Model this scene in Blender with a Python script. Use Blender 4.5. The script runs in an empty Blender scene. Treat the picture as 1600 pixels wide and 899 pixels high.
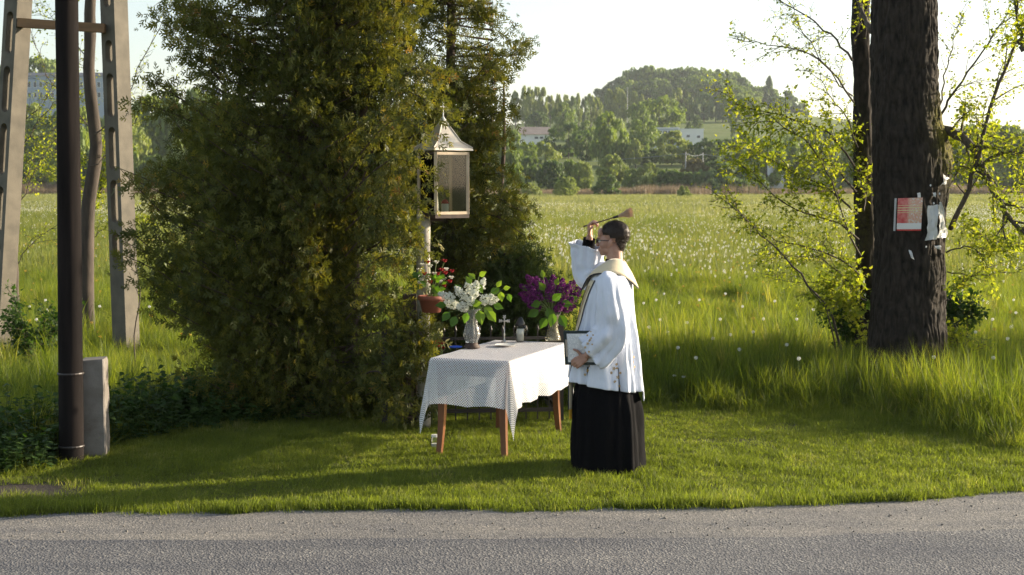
import bpy, math, random
import numpy as np
from mathutils import Vector, Matrix, Euler
rng = np.random.default_rng(11)
random.seed(4)
R = math.radians
sc = bpy.context.scene

# ------------------------------------------------------------------ camera, sky, sun, exposure
CAM_H, F, PITCH = 2.05, 2300.0, math.atan(161.5 / 2300.0)
cam = bpy.data.cameras.new('camera'); cam_o = bpy.data.objects.new('camera', cam)
sc.collection.objects.link(cam_o); sc.camera = cam_o
cam.sensor_width = 36; cam.lens = F / 1600 * 36; cam.clip_start = .1; cam.clip_end = 6000
cam_o.location = (0, 0, CAM_H); cam_o.rotation_euler = (math.pi / 2 - PITCH, 0, 0)
cam.dof.use_dof = True; cam.dof.focus_distance = 10.9; cam.dof.aperture_fstop = 5.6

SUN_AZ, SUN_EL = R(71), R(14)
world = bpy.data.worlds.new('World'); sc.world = world; world.use_nodes = True
wn = world.node_tree
sky = wn.nodes.new('ShaderNodeTexSky'); sky.sky_type = 'NISHITA'; sky.sun_disc = False
sky.sun_elevation = SUN_EL; sky.sun_rotation = SUN_AZ; sky.dust_density = 1.3; sky.air_density = 1.0; sky.ozone_density = 1.1
bg = wn.nodes['Background']; thin = wn.nodes.new('ShaderNodeHueSaturation'); thin.inputs['Saturation'].default_value = .65   # thin milky evening haze
wn.links.new(sky.outputs[0], thin.inputs['Color']); wn.links.new(thin.outputs[0], bg.inputs[0]); bg.inputs[1].default_value = .12
sun = bpy.data.lights.new('sun', 'SUN'); sun.energy = 5; sun.angle = R(.55); sun.color = (1, .85, .64)
sun_o = bpy.data.objects.new('sun', sun); sc.collection.objects.link(sun_o)
sd = Vector((math.sin(SUN_AZ) * math.cos(SUN_EL), math.cos(SUN_AZ) * math.cos(SUN_EL), math.sin(SUN_EL)))
sun_o.rotation_euler = sd.to_track_quat('Z', 'Y').to_euler(); sun_o.location = sd * 60
vs = sc.view_settings; vs.view_transform = 'Standard'; vs.look = 'None'; vs.gamma = 1; vs.exposure = 1.22
vs.use_curve_mapping = False
cy = sc.cycles; cy.max_bounces = 7; cy.diffuse_bounces = 3; cy.glossy_bounces = 3; cy.transmission_bounces = 6
cy.transparent_max_bounces = 16; cy.volume_bounces = 0; cy.use_denoising = True
cy.caustics_reflective = False; cy.caustics_refractive = False; cy.sample_clamp_indirect = 6

# ------------------------------------------------------------------ projecting photo pixels to places
FW = np.array((0, math.cos(PITCH), -math.sin(PITCH))); UP = np.array((0, math.sin(PITCH), math.cos(PITCH)))
def ray(px, py):
    return FW + UP * ((449.5 - py) / F) + np.array((1, 0, 0)) * ((px - 800) / F)
def atz(px, py, z=0.):
    d = ray(px, py); return np.array((0, 0, CAM_H)) + d * ((z - CAM_H) / d[2])
def aty(px, py, Y):
    d = ray(px, py); return np.array((0, 0, CAM_H)) + d * (Y / d[1])

# ------------------------------------------------------------------ mesh helpers
def wloc(o):
    v = Vector((0, 0, 0))
    while o is not None: v += o.location; o = o.parent
    return v
def mesh(name, V, Fs, rnd=None, smooth=False, uv=None):
    me = bpy.data.meshes.new(name); V = np.asarray(V, np.float32)
    me.vertices.add(len(V)); me.vertices.foreach_set('co', V.ravel())
    Fs = [np.asarray(f, np.int32) for f in Fs if len(f)]
    L = np.concatenate([f.ravel() for f in Fs]); me.loops.add(len(L)); me.loops.foreach_set('vertex_index', L)
    st = []; p = 0
    for f in Fs:
        st.append(p + np.arange(len(f), dtype=np.int32) * f.shape[1]); p += f.size
    st = np.concatenate(st); me.polygons.add(len(st)); me.polygons.foreach_set('loop_start', st)
    me.polygons.foreach_set('use_smooth', np.full(len(st), bool(smooth)))
    me.update(calc_edges=True)
    if rnd is not None:
        a = me.attributes.new('rnd', 'FLOAT', 'POINT'); a.data.foreach_set('value', np.asarray(rnd, np.float32))
    if uv is not None:
        l = me.uv_layers.new(name='uv'); l.data.foreach_set('uv', np.asarray(uv, np.float32)[L].ravel())
    return me
class G:
    def __init__(s): s.V = []; s.F = {}; s.n = 0; s.r = []; s.uv = []
    def add(s, V, F_, r=None, uv=None):
        V = np.asarray(V, float).reshape(-1, 3)
        if isinstance(F_, np.ndarray): F_ = [F_]
        else:
            d = {}
            for f in F_: d.setdefault(len(f), []).append(f)
            F_ = [np.array(v) for v in d.values()]
        for f in F_: s.F.setdefault(f.shape[1], []).append(f + s.n)
        s.V.append(V); s.n += len(V)
        s.r.append(np.full(len(V), .5) if r is None else (np.full(len(V), r) if np.isscalar(r) else r))
        s.uv.append(np.zeros((len(V), 2)) if uv is None else uv)
        return s
    def xf(s, M):
        M = np.array(M); s.V = [v @ M[:3, :3].T + M[:3, 3] for v in s.V]; return s
    def mesh(s, name, smooth=False, off=None, uv=False):
        V = np.concatenate(s.V)
        if off is not None: V = V - np.array(off)
        return mesh(name, V, [np.concatenate(f) for f in s.F.values()], np.concatenate(s.r), smooth, np.concatenate(s.uv) if uv else None)
    def build(s, name, mat, parent=None, smooth=False, local=False, uv=False):
        if parent is None:
            V = np.concatenate(s.V); c = (V.min(0) + V.max(0)) / 2; c[2] = V[:, 2].min(); off = Vector(c)
        else: off = Vector((0, 0, 0)) if local else wloc(parent)
        o = bpy.data.objects.new(name, s.mesh(name, smooth, off, uv)); sc.collection.objects.link(o)
        if mat: o.data.materials.append(mat)
        if parent is None: o.location = off
        else: o.parent = parent
        return o
def tag(o, label=None, cat=None, group=None, kind=None):
    if label: o['label'] = label
    if cat: o['category'] = cat
    if group: o['group'] = group
    if kind: o['kind'] = kind
    return o
def thing(name, loc, label, cat, group=None):
    o = bpy.data.objects.new(name, None); sc.collection.objects.link(o); o.location = Vector(loc); o.empty_display_size = .1
    return tag(o, label, cat, group)
def box(x0, x1, y0, y1, z0, z1):
    V = [(x, y, z) for z in (z0, z1) for y in (y0, y1) for x in (x0, x1)]
    return np.array(V, float), [(0, 2, 3, 1), (4, 5, 7, 6), (0, 1, 5, 4), (2, 6, 7, 3), (0, 4, 6, 2), (1, 3, 7, 5)]
def obox(c, ax, hs):   # oriented box: centre, 3 axes, half sizes
    V, F_ = box(-1, 1, -1, 1, -1, 1)
    A = np.array(ax, float); A /= np.linalg.norm(A, axis=1)[:, None]
    return np.array(c) + (V * np.array(hs)) @ A, F_
def bar(a, b, w, h=None):
    a = np.array(a, float); b = np.array(b, float); d = b - a; l = np.linalg.norm(d); d /= l
    s = np.cross(d, (0, 0, 1)); s = np.array((1., 0, 0)) if np.linalg.norm(s) < 1e-3 else s / np.linalg.norm(s)
    return obox((a + b) / 2, (d, s, np.cross(s, d)), (l / 2, w / 2, (h or w) / 2))
def tube(P, r, n=6, cap=True):
    P = np.array(P, float); m = len(P); r = np.full(m, r) if np.isscalar(r) else np.array(r, float)
    T = np.gradient(P, axis=0); T /= np.linalg.norm(T, axis=1)[:, None] + 1e-9
    a = np.array((0, 0, 1.)) if abs(T[0][2]) < .9 else np.array((1., 0, 0))
    u = np.cross(T[0], a); u /= np.linalg.norm(u); th = np.arange(n) * 2 * math.pi / n; V = []
    for i in range(m):
        u = u - T[i] * (u @ T[i]); u /= np.linalg.norm(u) + 1e-9; w = np.cross(T[i], u)
        V.append(P[i] + r[i] * (np.cos(th)[:, None] * u + np.sin(th)[:, None] * w))
    V = np.concatenate(V); i, j = np.meshgrid(np.arange(m - 1), np.arange(n), indexing='ij'); k = (j + 1) % n
    F_ = np.stack([i * n + j, i * n + k, (i + 1) * n + k, (i + 1) * n + j], -1).reshape(-1, 4).tolist()
    if cap: F_ += [tuple(range(n))[::-1], tuple(range((m - 1) * n, m * n))]
    return V, F_
def grid_faces(m, n, closed=False):
    i, j = np.meshgrid(np.arange(m - 1), np.arange(n if closed else n - 1), indexing='ij'); k = (j + 1) % n
    return np.stack([i * n + j, i * n + k, (i + 1) * n + k, (i + 1) * n + j], -1).reshape(-1, 4)
def lathe(prof, n=16, c=(0, 0, 0), cap=True):
    th = np.arange(n) * 2 * math.pi / n
    V = np.concatenate([np.stack([r * np.cos(th), r * np.sin(th), np.full(n, z)], -1) for r, z in prof]) + np.array(c)
    F_ = grid_faces(len(prof), n, True).tolist()
    if cap: F_ += [tuple(range(n))[::-1], tuple(range((len(prof) - 1) * n, len(prof) * n))]
    return V, F_
def ell(c, r, n=14, m=10, ax=None):
    ph = np.linspace(0.02, math.pi - .02, m); V, F_ = lathe([(math.sin(p), -math.cos(p)) for p in ph], n)
    V = V * np.array(r)
    if ax is not None: V = V @ np.array(ax)
    return V + np.array(c), F_
def capsule(a, b, ra, rb=None, n=10):
    a = np.array(a, float); b = np.array(b, float); rb = ra if rb is None else rb; d = b - a; L = np.linalg.norm(d); d /= L + 1e-9
    P = []; rr = []
    for t in np.linspace(-90, 0, 5): P.append(a + d * ra * math.sin(R(t))); rr.append(max(ra * math.cos(R(t)), ra * .05))
    for t in np.linspace(0, 90, 5): P.append(b + d * rb * math.sin(R(t))); rr.append(max(rb * math.cos(R(t)), rb * .05))
    return tube(P, rr, n)
def hsh(x, y, z):
    n = (x.astype(np.int64) * 73856093) ^ (y.astype(np.int64) * 19349663) ^ (z.astype(np.int64) * 83492791)
    n = (n ^ (n >> 13)) * 1274126177; return ((n ^ (n >> 16)) & 0xffff) / 32767.5 - 1
def vn(P):      # value noise, -1..1
    P = np.asarray(P, float); i = np.floor(P).astype(np.int64); f = P - i; f = f * f * (3 - 2 * f); o = 0
    for dx in (0, 1):
        for dy in (0, 1):
            for dz in (0, 1):
                w = (f[..., 0] if dx else 1 - f[..., 0]) * (f[..., 1] if dy else 1 - f[..., 1]) * (f[..., 2] if dz else 1 - f[..., 2])
                o = o + w * hsh(i[..., 0] + dx, i[..., 1] + dy, i[..., 2] + dz)
    return o
def fbm(P, k=4):
    P = np.asarray(P, float); return sum(vn(P * 2 ** i + 7.3 * i) * .5 ** i for i in range(k))
def vn2(x, y): return vn(np.stack([x, y, np.zeros_like(x)], -1))
def unit(A): A = np.asarray(A, float); return A / (np.linalg.norm(A, axis=-1, keepdims=True) + 1e-9)
def scatter(g, TV, TF, P, D, N, S, r):      # template +Y along D, +Z along N
    D = unit(D); X = unit(np.cross(D, N)); N = np.cross(X, D); P = np.asarray(P, float); k = len(P)
    S = np.broadcast_to(np.asarray(S, float).reshape(-1, 1) if np.ndim(S) < 2 else S, (k, 1) if np.ndim(S) < 2 else (k, 3))
    T = TV[None] * (S[:, None, :])
    V = P[:, None] + T[..., :1] * X[:, None] + T[..., 1:2] * D[:, None] + T[..., 2:] * N[:, None]
    Fa = (TF[None] + (np.arange(k) * len(TV))[:, None, None]).reshape(-1, TF.shape[1])
    g.add(V.reshape(-1, 3), Fa, np.repeat(r, len(TV)))
def smoothstep(a, b, x): t = np.clip((x - a) / (b - a), 0, 1); return t * t * (3 - 2 * t)
def interp(tab, z): tab = np.array(tab, float); o = np.argsort(tab[:, 0]); tab = tab[o]; return [np.interp(z, tab[:, 0], tab[:, i]) for i in range(1, tab.shape[1])]
def bez(pts, n=12):   # Catmull-Rom through points
    P = np.array(pts, float); P = np.vstack([2 * P[0] - P[1], P, 2 * P[-1] - P[-2]]); out = []
    m = len(P) - 3
    for q in np.linspace(0, m - 1e-6, n):
        i = int(q); t = q - i; a, b, c, d = P[i:i + 4]
        out.append(.5 * (2 * b + (c - a) * t + (2 * a - 5 * b + 4 * c - d) * t * t + (3 * b - a - 3 * c + d) * t ** 3))
    return np.array(out)

# ------------------------------------------------------------------ materials
def newmat(name):
    m = bpy.data.materials.new(name); m.use_nodes = True; nt = m.node_tree; return m, nt, nt.nodes['Principled BSDF']
def node(nt, t, **k):
    n = nt.nodes.new(t)
    for a, b in k.items():
        if a.startswith('i_'): n.inputs[int(a[2:]) if a[2:].isdigit() else a[2:]].default_value = b
        else: setattr(n, a, b)
    return n
def ramp(nt, fac, stops):
    r = node(nt, 'ShaderNodeValToRGB'); e = r.color_ramp.elements
    while len(e) < len(stops): e.new(.5)
    for q, (p, c) in zip(e, stops): q.position = p; q.color = (*c, 1)
    nt.links.new(fac, r.inputs[0]); return r.outputs[0]
def noise(nt, scale, detail=4, stretch=None, rough=.55, co=None):
    n = node(nt, 'ShaderNodeTexNoise'); n.inputs['Scale'].default_value = scale; n.inputs['Detail'].default_value = detail; n.inputs['Roughness'].default_value = rough
    tc = node(nt, 'ShaderNodeTexCoord'); src = tc.outputs['Object'] if co is None else co
    if stretch:
        mp = node(nt, 'ShaderNodeMapping'); mp.inputs['Scale'].default_value = stretch; nt.links.new(src, mp.inputs[0]); src = mp.outputs[0]
    nt.links.new(src, n.inputs['Vector']); return n.outputs[0]
def bump(nt, b, h, strength, dist):
    n = node(nt, 'ShaderNodeBump'); n.inputs['Strength'].default_value = strength; n.inputs['Distance'].default_value = dist
    nt.links.new(h, n.inputs['Height']); nt.links.new(n.outputs[0], b.inputs['Normal'])
def solid(name, c, rough=.6, metal=0., c2=None, scale=8, stretch=None, bmp=0, bscale=None, bdist=.003, spec=.5):
    m, nt, b = newmat(name)
    if c2 is None: c2 = tuple(x * .8 for x in c)
    nt.links.new(ramp(nt, noise(nt, scale, 5, stretch), [(.3, c2), (.7, c)]), b.inputs['Base Color'])
    b.inputs['Roughness'].default_value = rough; b.inputs['Metallic'].default_value = metal; b.inputs['Specular IOR Level'].default_value = spec
    if bmp: bump(nt, b, noise(nt, bscale or scale * 4, 4, stretch), bmp, bdist)
    return m
def leafmat(name, stops, trans=.45, tcol=(1.6, 1.5, .5), rough=.55, obj_rand=.5, spec=.3, cloudy=0., cs=1.):
    m, nt, b = newmat(name); L = nt.links
    at = node(nt, 'ShaderNodeAttribute', attribute_name='rnd'); oi = node(nt, 'ShaderNodeObjectInfo')
    mx = node(nt, 'ShaderNodeMix', data_type='FLOAT'); mx.inputs[0].default_value = obj_rand
    L.new(at.outputs['Fac'], mx.inputs[2]); L.new(oi.outputs['Random'], mx.inputs[3]); fac = mx.outputs[0]
    if cloudy:
        g = node(nt, 'ShaderNodeNewGeometry'); n = noise(nt, cs, 3, co=g.outputs['Position'])
        m2 = node(nt, 'ShaderNodeMath', operation='SUBTRACT'); L.new(n, m2.inputs[0]); m2.inputs[1].default_value = .5
        m3 = node(nt, 'ShaderNodeMath', operation='MULTIPLY_ADD'); L.new(m2.outputs[0], m3.inputs[0]); m3.inputs[1].default_value = cloudy; L.new(fac, m3.inputs[2]); fac = m3.outputs[0]
    col = ramp(nt, fac, stops); L.new(col, b.inputs['Base Color']); b.inputs['Roughness'].default_value = rough; b.inputs['Specular IOR Level'].default_value = spec
    tr = node(nt, 'ShaderNodeBsdfTranslucent'); mc = node(nt, 'ShaderNodeMix', data_type='RGBA', blend_type='MULTIPLY'); mc.inputs[0].default_value = 1
    L.new(col, mc.inputs[6]); mc.inputs[7].default_value = (*tcol, 1); L.new(mc.outputs[2], tr.inputs[0])
    ms = node(nt, 'ShaderNodeMixShader'); ms.inputs[0].default_value = trans; L.new(b.outputs[0], ms.inputs[1]); L.new(tr.outputs[0], ms.inputs[2])
    L.new(ms.outputs[0], nt.nodes['Material Output'].inputs[0]); return m

M = {}
M['lawn_blade'] = leafmat('lawn_blade', [(0, (.085, .105, .016)), (.45, (.155, .19, .032)), (.85, (.23, .25, .05)), (1, (.36, .32, .15))], .55, (1.5, 1.6, .6), cloudy=.9, cs=1.6)
M['meadow_blade'] = leafmat('meadow_blade', [(0, (.05, .082, .014)), (.4, (.115, .16, .028)), (.85, (.20, .23, .045)), (1, (.33, .28, .13))], .55, (1.8, 1.7, .5), cloudy=1.1, cs=.7)
M['mid_blade'] = leafmat('mid_blade', [(0, (.06, .09, .02)), (.4, (.12, .155, .04)), (.85, (.20, .22, .07)), (1, (.32, .29, .16))], .5, (1.6, 1.5, .6), cloudy=1.0, cs=.25)
M['far_blade'] = leafmat('far_blade', [(0, (.13, .155, .05)), (.5, (.21, .225, .09)), (1, (.33, .31, .16))], .45, (1.4, 1.4, .7), cloudy=1.1, cs=.12)
M['reed'] = leafmat('reed', [(0, (.16, .12, .07)), (1, (.30, .23, .15))], .3, (1.2, 1.1, .9))
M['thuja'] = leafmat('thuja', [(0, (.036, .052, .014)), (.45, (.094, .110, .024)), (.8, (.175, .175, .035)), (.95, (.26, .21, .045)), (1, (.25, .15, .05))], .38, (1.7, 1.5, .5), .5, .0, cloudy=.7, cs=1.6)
M['juniper'] = leafmat('juniper', [(0, (.04, .06, .018)), (.6, (.07, .10, .025)), (1, (.13, .15, .04))], .3, (1.5, 1.5, .6), .6, 0)
M['spring_leaf'] = leafmat('spring_leaf', [(0, (.13, .18, .025)), (.5, (.22, .27, .035)), (1, (.32, .34, .06))], .62, (1.7, 1.6, .5), .5, 0)
M['lilac_leaf'] = leafmat('lilac_leaf', [(0, (.05, .12, .02)), (.6, (.09, .19, .025)), (1, (.17, .26, .04))], .5, (1.7, 1.6, .4), .35, 0)
M['nettle'] = leafmat('nettle', [(0, (.025, .055, .012)), (.6, (.045, .09, .018)), (1, (.08, .13, .03))], .4, (1.5, 1.6, .6), .6, .3)
tree_tints = {
 'dark': [(0, (0.049, 0.087, 0.023)), (.6, (0.092, 0.148, 0.033)), (1, (0.168, 0.218, 0.049))],
 'mid': [(0, (0.090, 0.142, 0.029)), (.6, (0.173, 0.236, 0.045)), (1, (0.305, 0.358, 0.074))],
 'light': [(0, (0.135, 0.180, 0.046)), (.6, (0.238, 0.285, 0.073)), (1, (0.365, 0.390, 0.119))],
 'grey': [(0, (0.079, 0.127, 0.048)), (.6, (0.132, 0.187, 0.072)), (1, (0.198, 0.255, 0.108))],
 'brown': [(0, (0.088, 0.083, 0.039)), (.6, (0.143, 0.127, 0.055)), (1, (0.187, 0.165, 0.077))]}
for k, s_ in tree_tints.items(): M['tree_' + k] = leafmat('foliage_' + k, s_, .35, (1.4, 1.4, .6), .6, .25)
M['bark'] = solid('bark', (.085, .065, .05), .9, c2=(.035, .028, .022), scale=14, stretch=(1, 1, .3), bmp=.6, bscale=60)
M['twig'] = solid('twig', (.10, .08, .06), .85, c2=(.05, .04, .03), scale=20)
M['thuja_bark'] = solid('thuja_bark', (.11, .075, .05), .9, c2=(.05, .035, .025), scale=20, stretch=(1, 1, .2))
M['concrete'] = solid('concrete', (.155, .138, .108), .9, c2=(.09, .082, .066), scale=5, bmp=.5, bscale=70, bdist=.004)
M['stub_concrete'] = solid('stub_concrete', (.25, .23, .21), .9, c2=(.13, .11, .09), scale=6, bmp=.5, bscale=80, bdist=.004)
M['tar_wood'] = solid('tar_wood', (.020, .016, .015), .9, spec=.08, c2=(.008, .007, .007), scale=16, stretch=(1, 1, .08), bmp=.5, bscale=30, bdist=.004)
M['beam_wood'] = solid('beam_wood', (.30, .17, .08), .8, c2=(.16, .09, .045), scale=10, stretch=(.15, 1, 1), bmp=.4, bscale=40)
M['table_wood'] = solid('table_wood', (.19, .07, .024), .38, c2=(.11, .038, .015), scale=18, stretch=(1, 1, .12))
M['iron'] = solid('iron', (.02, .02, .021), .5, c2=(.035, .022, .016), scale=30)
M['case_frame'] = solid('case_frame', (.62, .50, .36), .45, c2=(.48, .37, .25), scale=10)
M['roof_tin'] = solid('roof_tin', (.66, .60, .50), .38, .35, c2=(.5, .44, .35), scale=9)
M['dark_wood'] = solid('dark_wood', (.07, .04, .028), .7, c2=(.03, .02, .015), scale=15, stretch=(1, 1, .2))
M['post_white'] = solid('post_white', (.46, .43, .37), .85, c2=(.22, .20, .16), scale=12, bmp=.4, bscale=40)
M['terracotta'] = solid('terracotta', (.30, .09, .05), .7, c2=(.20, .06, .035))
M['white_gloss'] = solid('white_gloss', (.8, .79, .75), .4, c2=(.7, .69, .65))
M['red_petal'] = solid('red_petal', (.50, .012, .015), .6, c2=(.3, .008, .01), scale=60)
M['white_petal'] = leafmat('white_petal', [(0, (.66, .68, .58)), (1, (.84, .84, .78))], .3, (1, 1, .95), .6, 0)
M['purple_petal'] = leafmat('purple_petal', [(0, (.06, .008, .065)), (.6, (.13, .015, .12)), (1, (.26, .05, .24))], .3, (1.5, 1, 1.4), .6, 0)
M['yellow_petal'] = solid('yellow_petal', (.75, .45, .03), .6, c2=(.6, .3, .02), scale=60)
M['blue_plastic'] = solid('blue_plastic', (.02, .08, .45), .35)
M['black_plastic'] = solid('black_plastic', (.015, .015, .017), .3)
M['silver'] = solid('silver', (.6, .57, .52), .3, .9, scale=40)
M['wax'] = solid('wax', (.82, .80, .74), .5)
M['paper'] = solid('paper', (.80, .80, .80), .7, c2=(.76, .76, .77))
M['white_bag'] = leafmat('white_bag', [(0, (.70, .72, .76)), (1, (.82, .83, .85))], .35, (1, 1, 1), .35, 0)
M['render_white'] = solid('render_white', (.74, .74, .74), .8, c2=(.66, .66, .66), scale=.4)
M['render_blue'] = solid('render_blue', (.30, .36, .46), .8, c2=(.27, .33, .43), scale=.4)
M['render_grey'] = solid('render_grey', (.42, .47, .52), .7, scale=.4)
M['roof_brown'] = solid('roof_brown', (.30, .24, .20), .8, c2=(.23, .18, .15), scale=.6)
M['roof_dark'] = solid('roof_dark', (.07, .08, .10), .7, scale=.6)
M['window_dark'] = solid('window_dark', (.05, .06, .075), .15, scale=1)
M['pole_far'] = solid('pole_far', (.52, .50, .47), .8, scale=2)
M['wire'] = solid('wire', (.30, .33, .35), .6, scale=2)
M['stem_pale'] = solid('stem_pale', (.16, .22, .06), .7, scale=30)
M['puff'] = leafmat('puff', [(0, (.62, .62, .60)), (1, (.80, .80, .78))], .5, (1, 1, .96), .8, .4)
M['skin'] = None
def glassmat(name, col=(1, 1, 1), rough=.03, refr=False, tr=.8, ior=1.45):
    m, nt, b = newmat(name); L = nt.links
    if refr:
        b.inputs['Transmission Weight'].default_value = .86; b.inputs['Roughness'].default_value = rough; b.inputs['Base Color'].default_value = (*col, 1); b.inputs['IOR'].default_value = ior
        bump(nt, b, noise(nt, 55, 1), .9, .006)
    else:
        gl = node(nt, 'ShaderNodeBsdfGlossy'); gl.inputs['Roughness'].default_value = rough; gl.inputs[0].default_value = (.55, .55, .55, 1)
        t = node(nt, 'ShaderNodeBsdfTransparent'); t.inputs[0].default_value = (*col, 1); fr = node(nt, 'ShaderNodeFresnel'); fr.inputs[0].default_value = 1.5
        ms = node(nt, 'ShaderNodeMixShader'); L.new(fr.outputs[0], ms.inputs[0]); L.new(t.outputs[0], ms.inputs[1]); L.new(gl.outputs[0], ms.inputs[2])
        L.new(ms.outputs[0], nt.nodes['Material Output'].inputs[0])
    return m
M['pane'] = glassmat('pane', (.86, .87, .83))
M['crystal'] = glassmat('crystal', (.95, .94, .9), .06, True, ior=1.3)
M['jar_glass'] = glassmat('jar_glass', (.9, .92, .9), .05)
M['amber_vase'] = glassmat('amber_vase', (.86, .78, .58), .08, True, ior=1.3)
def clothmat(name, c, rough=.85, sheen=.2, weave=900, wr=0.):
    m, nt, b = newmat(name); nt.links.new(ramp(nt, noise(nt, 9, 3), [(.3, tuple(x * .93 for x in c)), (.7, c)]), b.inputs['Base Color'])
    b.inputs['Roughness'].default_value = rough; b.inputs['Sheen Weight'].default_value = sheen; b.inputs['Specular IOR Level'].default_value = .08 if c[0] < .05 else .2
    if wr: bump(nt, b, noise(nt, 14, 3, (1, 1, .35)), wr, .02)
    return m
M['surplice'] = clothmat('surplice', (.68, .72, .82), wr=.8)
M['cassock'] = clothmat('cassock', (.005, .005, .006), .9, .0, wr=.5)
M['stole'] = clothmat('stole', (.66, .56, .38), .55, .3, wr=.2)
M['stole_trim'] = clothmat('stole_trim', (.03, .03, .05))
M['gold_thread'] = solid('gold_thread', (.42, .27, .09), .5, .3, scale=60)
M['hair'] = leafmat('hair', [(0, (.016, .011, .008)), (.6, (.045, .030, .021)), (1, (.16, .13, .11))], 0.05, (1, 1, 1), .45, 0)

# tree bark with moss, asphalt, ground etc.
def gmix(nt, fac, a, b):
    m = node(nt, 'ShaderNodeMix', data_type='RGBA'); nt.links.new(fac, m.inputs[0])
    for i, c in ((6, a), (7, b)):
        if isinstance(c, tuple): m.inputs[i].default_value = (*c, 1)
        else: nt.links.new(c, m.inputs[i])
    return m.outputs[2]
def ground_mat():
    m, nt, b = newmat('meadow_ground'); n1 = noise(nt, .05, 5); n2 = noise(nt, 1.2, 4)
    a = ramp(nt, n1, [(.35, (.10, .135, .03)), (.5, (.15, .18, .045)), (.65, (.20, .22, .07))])
    c = ramp(nt, n2, [(.3, (.06, .10, .02)), (.7, (.17, .20, .06))])
    f = node(nt, 'ShaderNodeValue'); f.outputs[0].default_value = .5
    nt.links.new(gmix(nt, f.outputs[0], a, c), b.inputs['Base Color']); b.inputs['Roughness'].default_value = .95; b.inputs['Specular IOR Level'].default_value = .1
    bump(nt, b, n2, .4, .1); return m
M['ground'] = ground_mat()
M['soil'] = solid('soil', (.07, .06, .03), .95, c2=(.045, .05, .02), scale=8, bmp=.6, bscale=30, bdist=.01)
M['dark_soil'] = solid('dark_soil', (.05, .035, .025), .95, c2=(.03, .022, .016), scale=14, bmp=.8, bscale=40, bdist=.015)
def asphalt(name, cols, big, bs, bd):
    m, nt, b = newmat(name); L = nt.links
    v = node(nt, 'ShaderNodeTexVoronoi'); v.inputs['Scale'].default_value = bs; tc = node(nt, 'ShaderNodeTexCoord'); L.new(tc.outputs['Object'], v.inputs['Vector'])
    sep = node(nt, 'ShaderNodeSeparateColor'); L.new(v.outputs['Color'], sep.inputs[0])
    c1 = ramp(nt, sep.outputs[0], cols)
    n = noise(nt, big, 5, (.35, 1.3, 1)); mm = node(nt, 'ShaderNodeMix', data_type='RGBA', blend_type='MULTIPLY'); mm.inputs[0].default_value = 1
    L.new(c1, mm.inputs[6]); L.new(ramp(nt, n, [(.3, (.72, .72, .74)), (.7, (1.25, 1.2, 1.1))]), mm.inputs[7]); L.new(mm.outputs[2], b.inputs['Base Color'])
    b.inputs['Roughness'].default_value = .8; b.inputs['Specular IOR Level'].default_value = .35
    h = node(nt, 'ShaderNodeMath', operation='ADD'); L.new(v.outputs['Distance'], h.inputs[0]); L.new(noise(nt, 45, 3), h.inputs[1])
    bump(nt, b, h.outputs[0], .8, bd); return m
M['asphalt'] = asphalt('asphalt', [(0, (.09, .09, .096)), (.6, (.13, .13, .138)), (.9, (.18, .18, .182)), (1, (.26, .25, .24))], 1.6, 80, .007)
M['gravel'] = asphalt('gravel', [(0, (.14, .135, .127)), (.6, (.19, .182, .172)), (1, (.31, .29, .27))], 2.6, 95, .004)
M['pebble'] = solid('pebble', (.26, .24, .21), .8, c2=(.13, .12, .11), scale=6)

# ------------------------------------------------------------------ the setting: terrain, lawn, road
def terr(X, Y):
    X = np.asarray(X, float); Y = np.asarray(Y, float)
    s = .070 * np.clip(Y - 258, 0, None); s = np.where(Y < 320, s * smoothstep(255, 320, Y), s)
    flat = 24 + .0 * Y; s = np.minimum(s, flat + 3 * np.tanh((Y - 600) / 150))
    hill = 22 * np.exp(-((X - 95) / 95) ** 2 - ((Y - 850) / 150) ** 2)
    left = 8 * np.exp(-((X + 170) / 110) ** 2 - ((Y - 560) / 140) ** 2)
    und = .0 + np.where(Y > 25, .12 * vn2(X / 17, Y / 17) * smoothstep(25, 50, Y), 0)
    return s + hill + left + und
def sheet(xs, ys, name, mat, z=None, kind='structure'):
    X, Y = np.meshgrid(xs, ys); Z = terr(X, Y) if z is None else np.full_like(X, z)
    g = G().add(np.stack([X, Y, Z], -1).reshape(-1, 3), grid_faces(len(ys), len(xs)))
    o = g.build(name, mat, smooth=True); tag(o, kind=kind); return o
def expo(a, b, n, p=2.2): t = np.linspace(-1, 1, n); return (a + b) / 2 + (b - a) / 2 * np.sign(t) * np.abs(t) ** p
ysn = np.concatenate([np.linspace(-300, 0, 8)[:-1], np.linspace(0, 40, 20)[:-1], np.linspace(40, 250, 30)[:-1], np.linspace(250, 1100, 90)[:-1], np.linspace(1100, 1550, 8)])
ground = sheet(expo(-750, 750, 140), ysn, 'meadow_ground', M['ground'])
def strip(name, mat, lo, hi, x0, x1, z, n=160, wob=0., rows=3, kind='structure', seed=0):
    xs = np.linspace(x0, x1, n); a = lo(xs); b = hi(xs) + wob * (vn2(xs * 3 + seed, xs * 0) + .6 * vn2(xs * 11 + seed, xs * 0))
    V = np.concatenate([np.stack([xs, a + (b - a) * t, np.full(n, z)], -1) for t in np.linspace(0, 1, rows)])
    o = G().add(V, grid_faces(rows, n)).build(name, mat); return tag(o, kind=kind)
_ex = np.array([-30, -3.25, -1.2, .8, 2.0, 2.7, 3.42, 6, 14, 30]); _ey = np.array([9.0, 9.06, 9.2, 9.27, 9.36, 9.56, 9.84, 11.4, 17, 30]) - .06
lawn_near = lambda x: np.interp(x, _ex, _ey) + .035 * vn2(np.asarray(x, float) * 1.4, np.asarray(x, float) * 0) + .02 * vn2(np.asarray(x, float) * 5, np.asarray(x, float) * 0)
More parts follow.
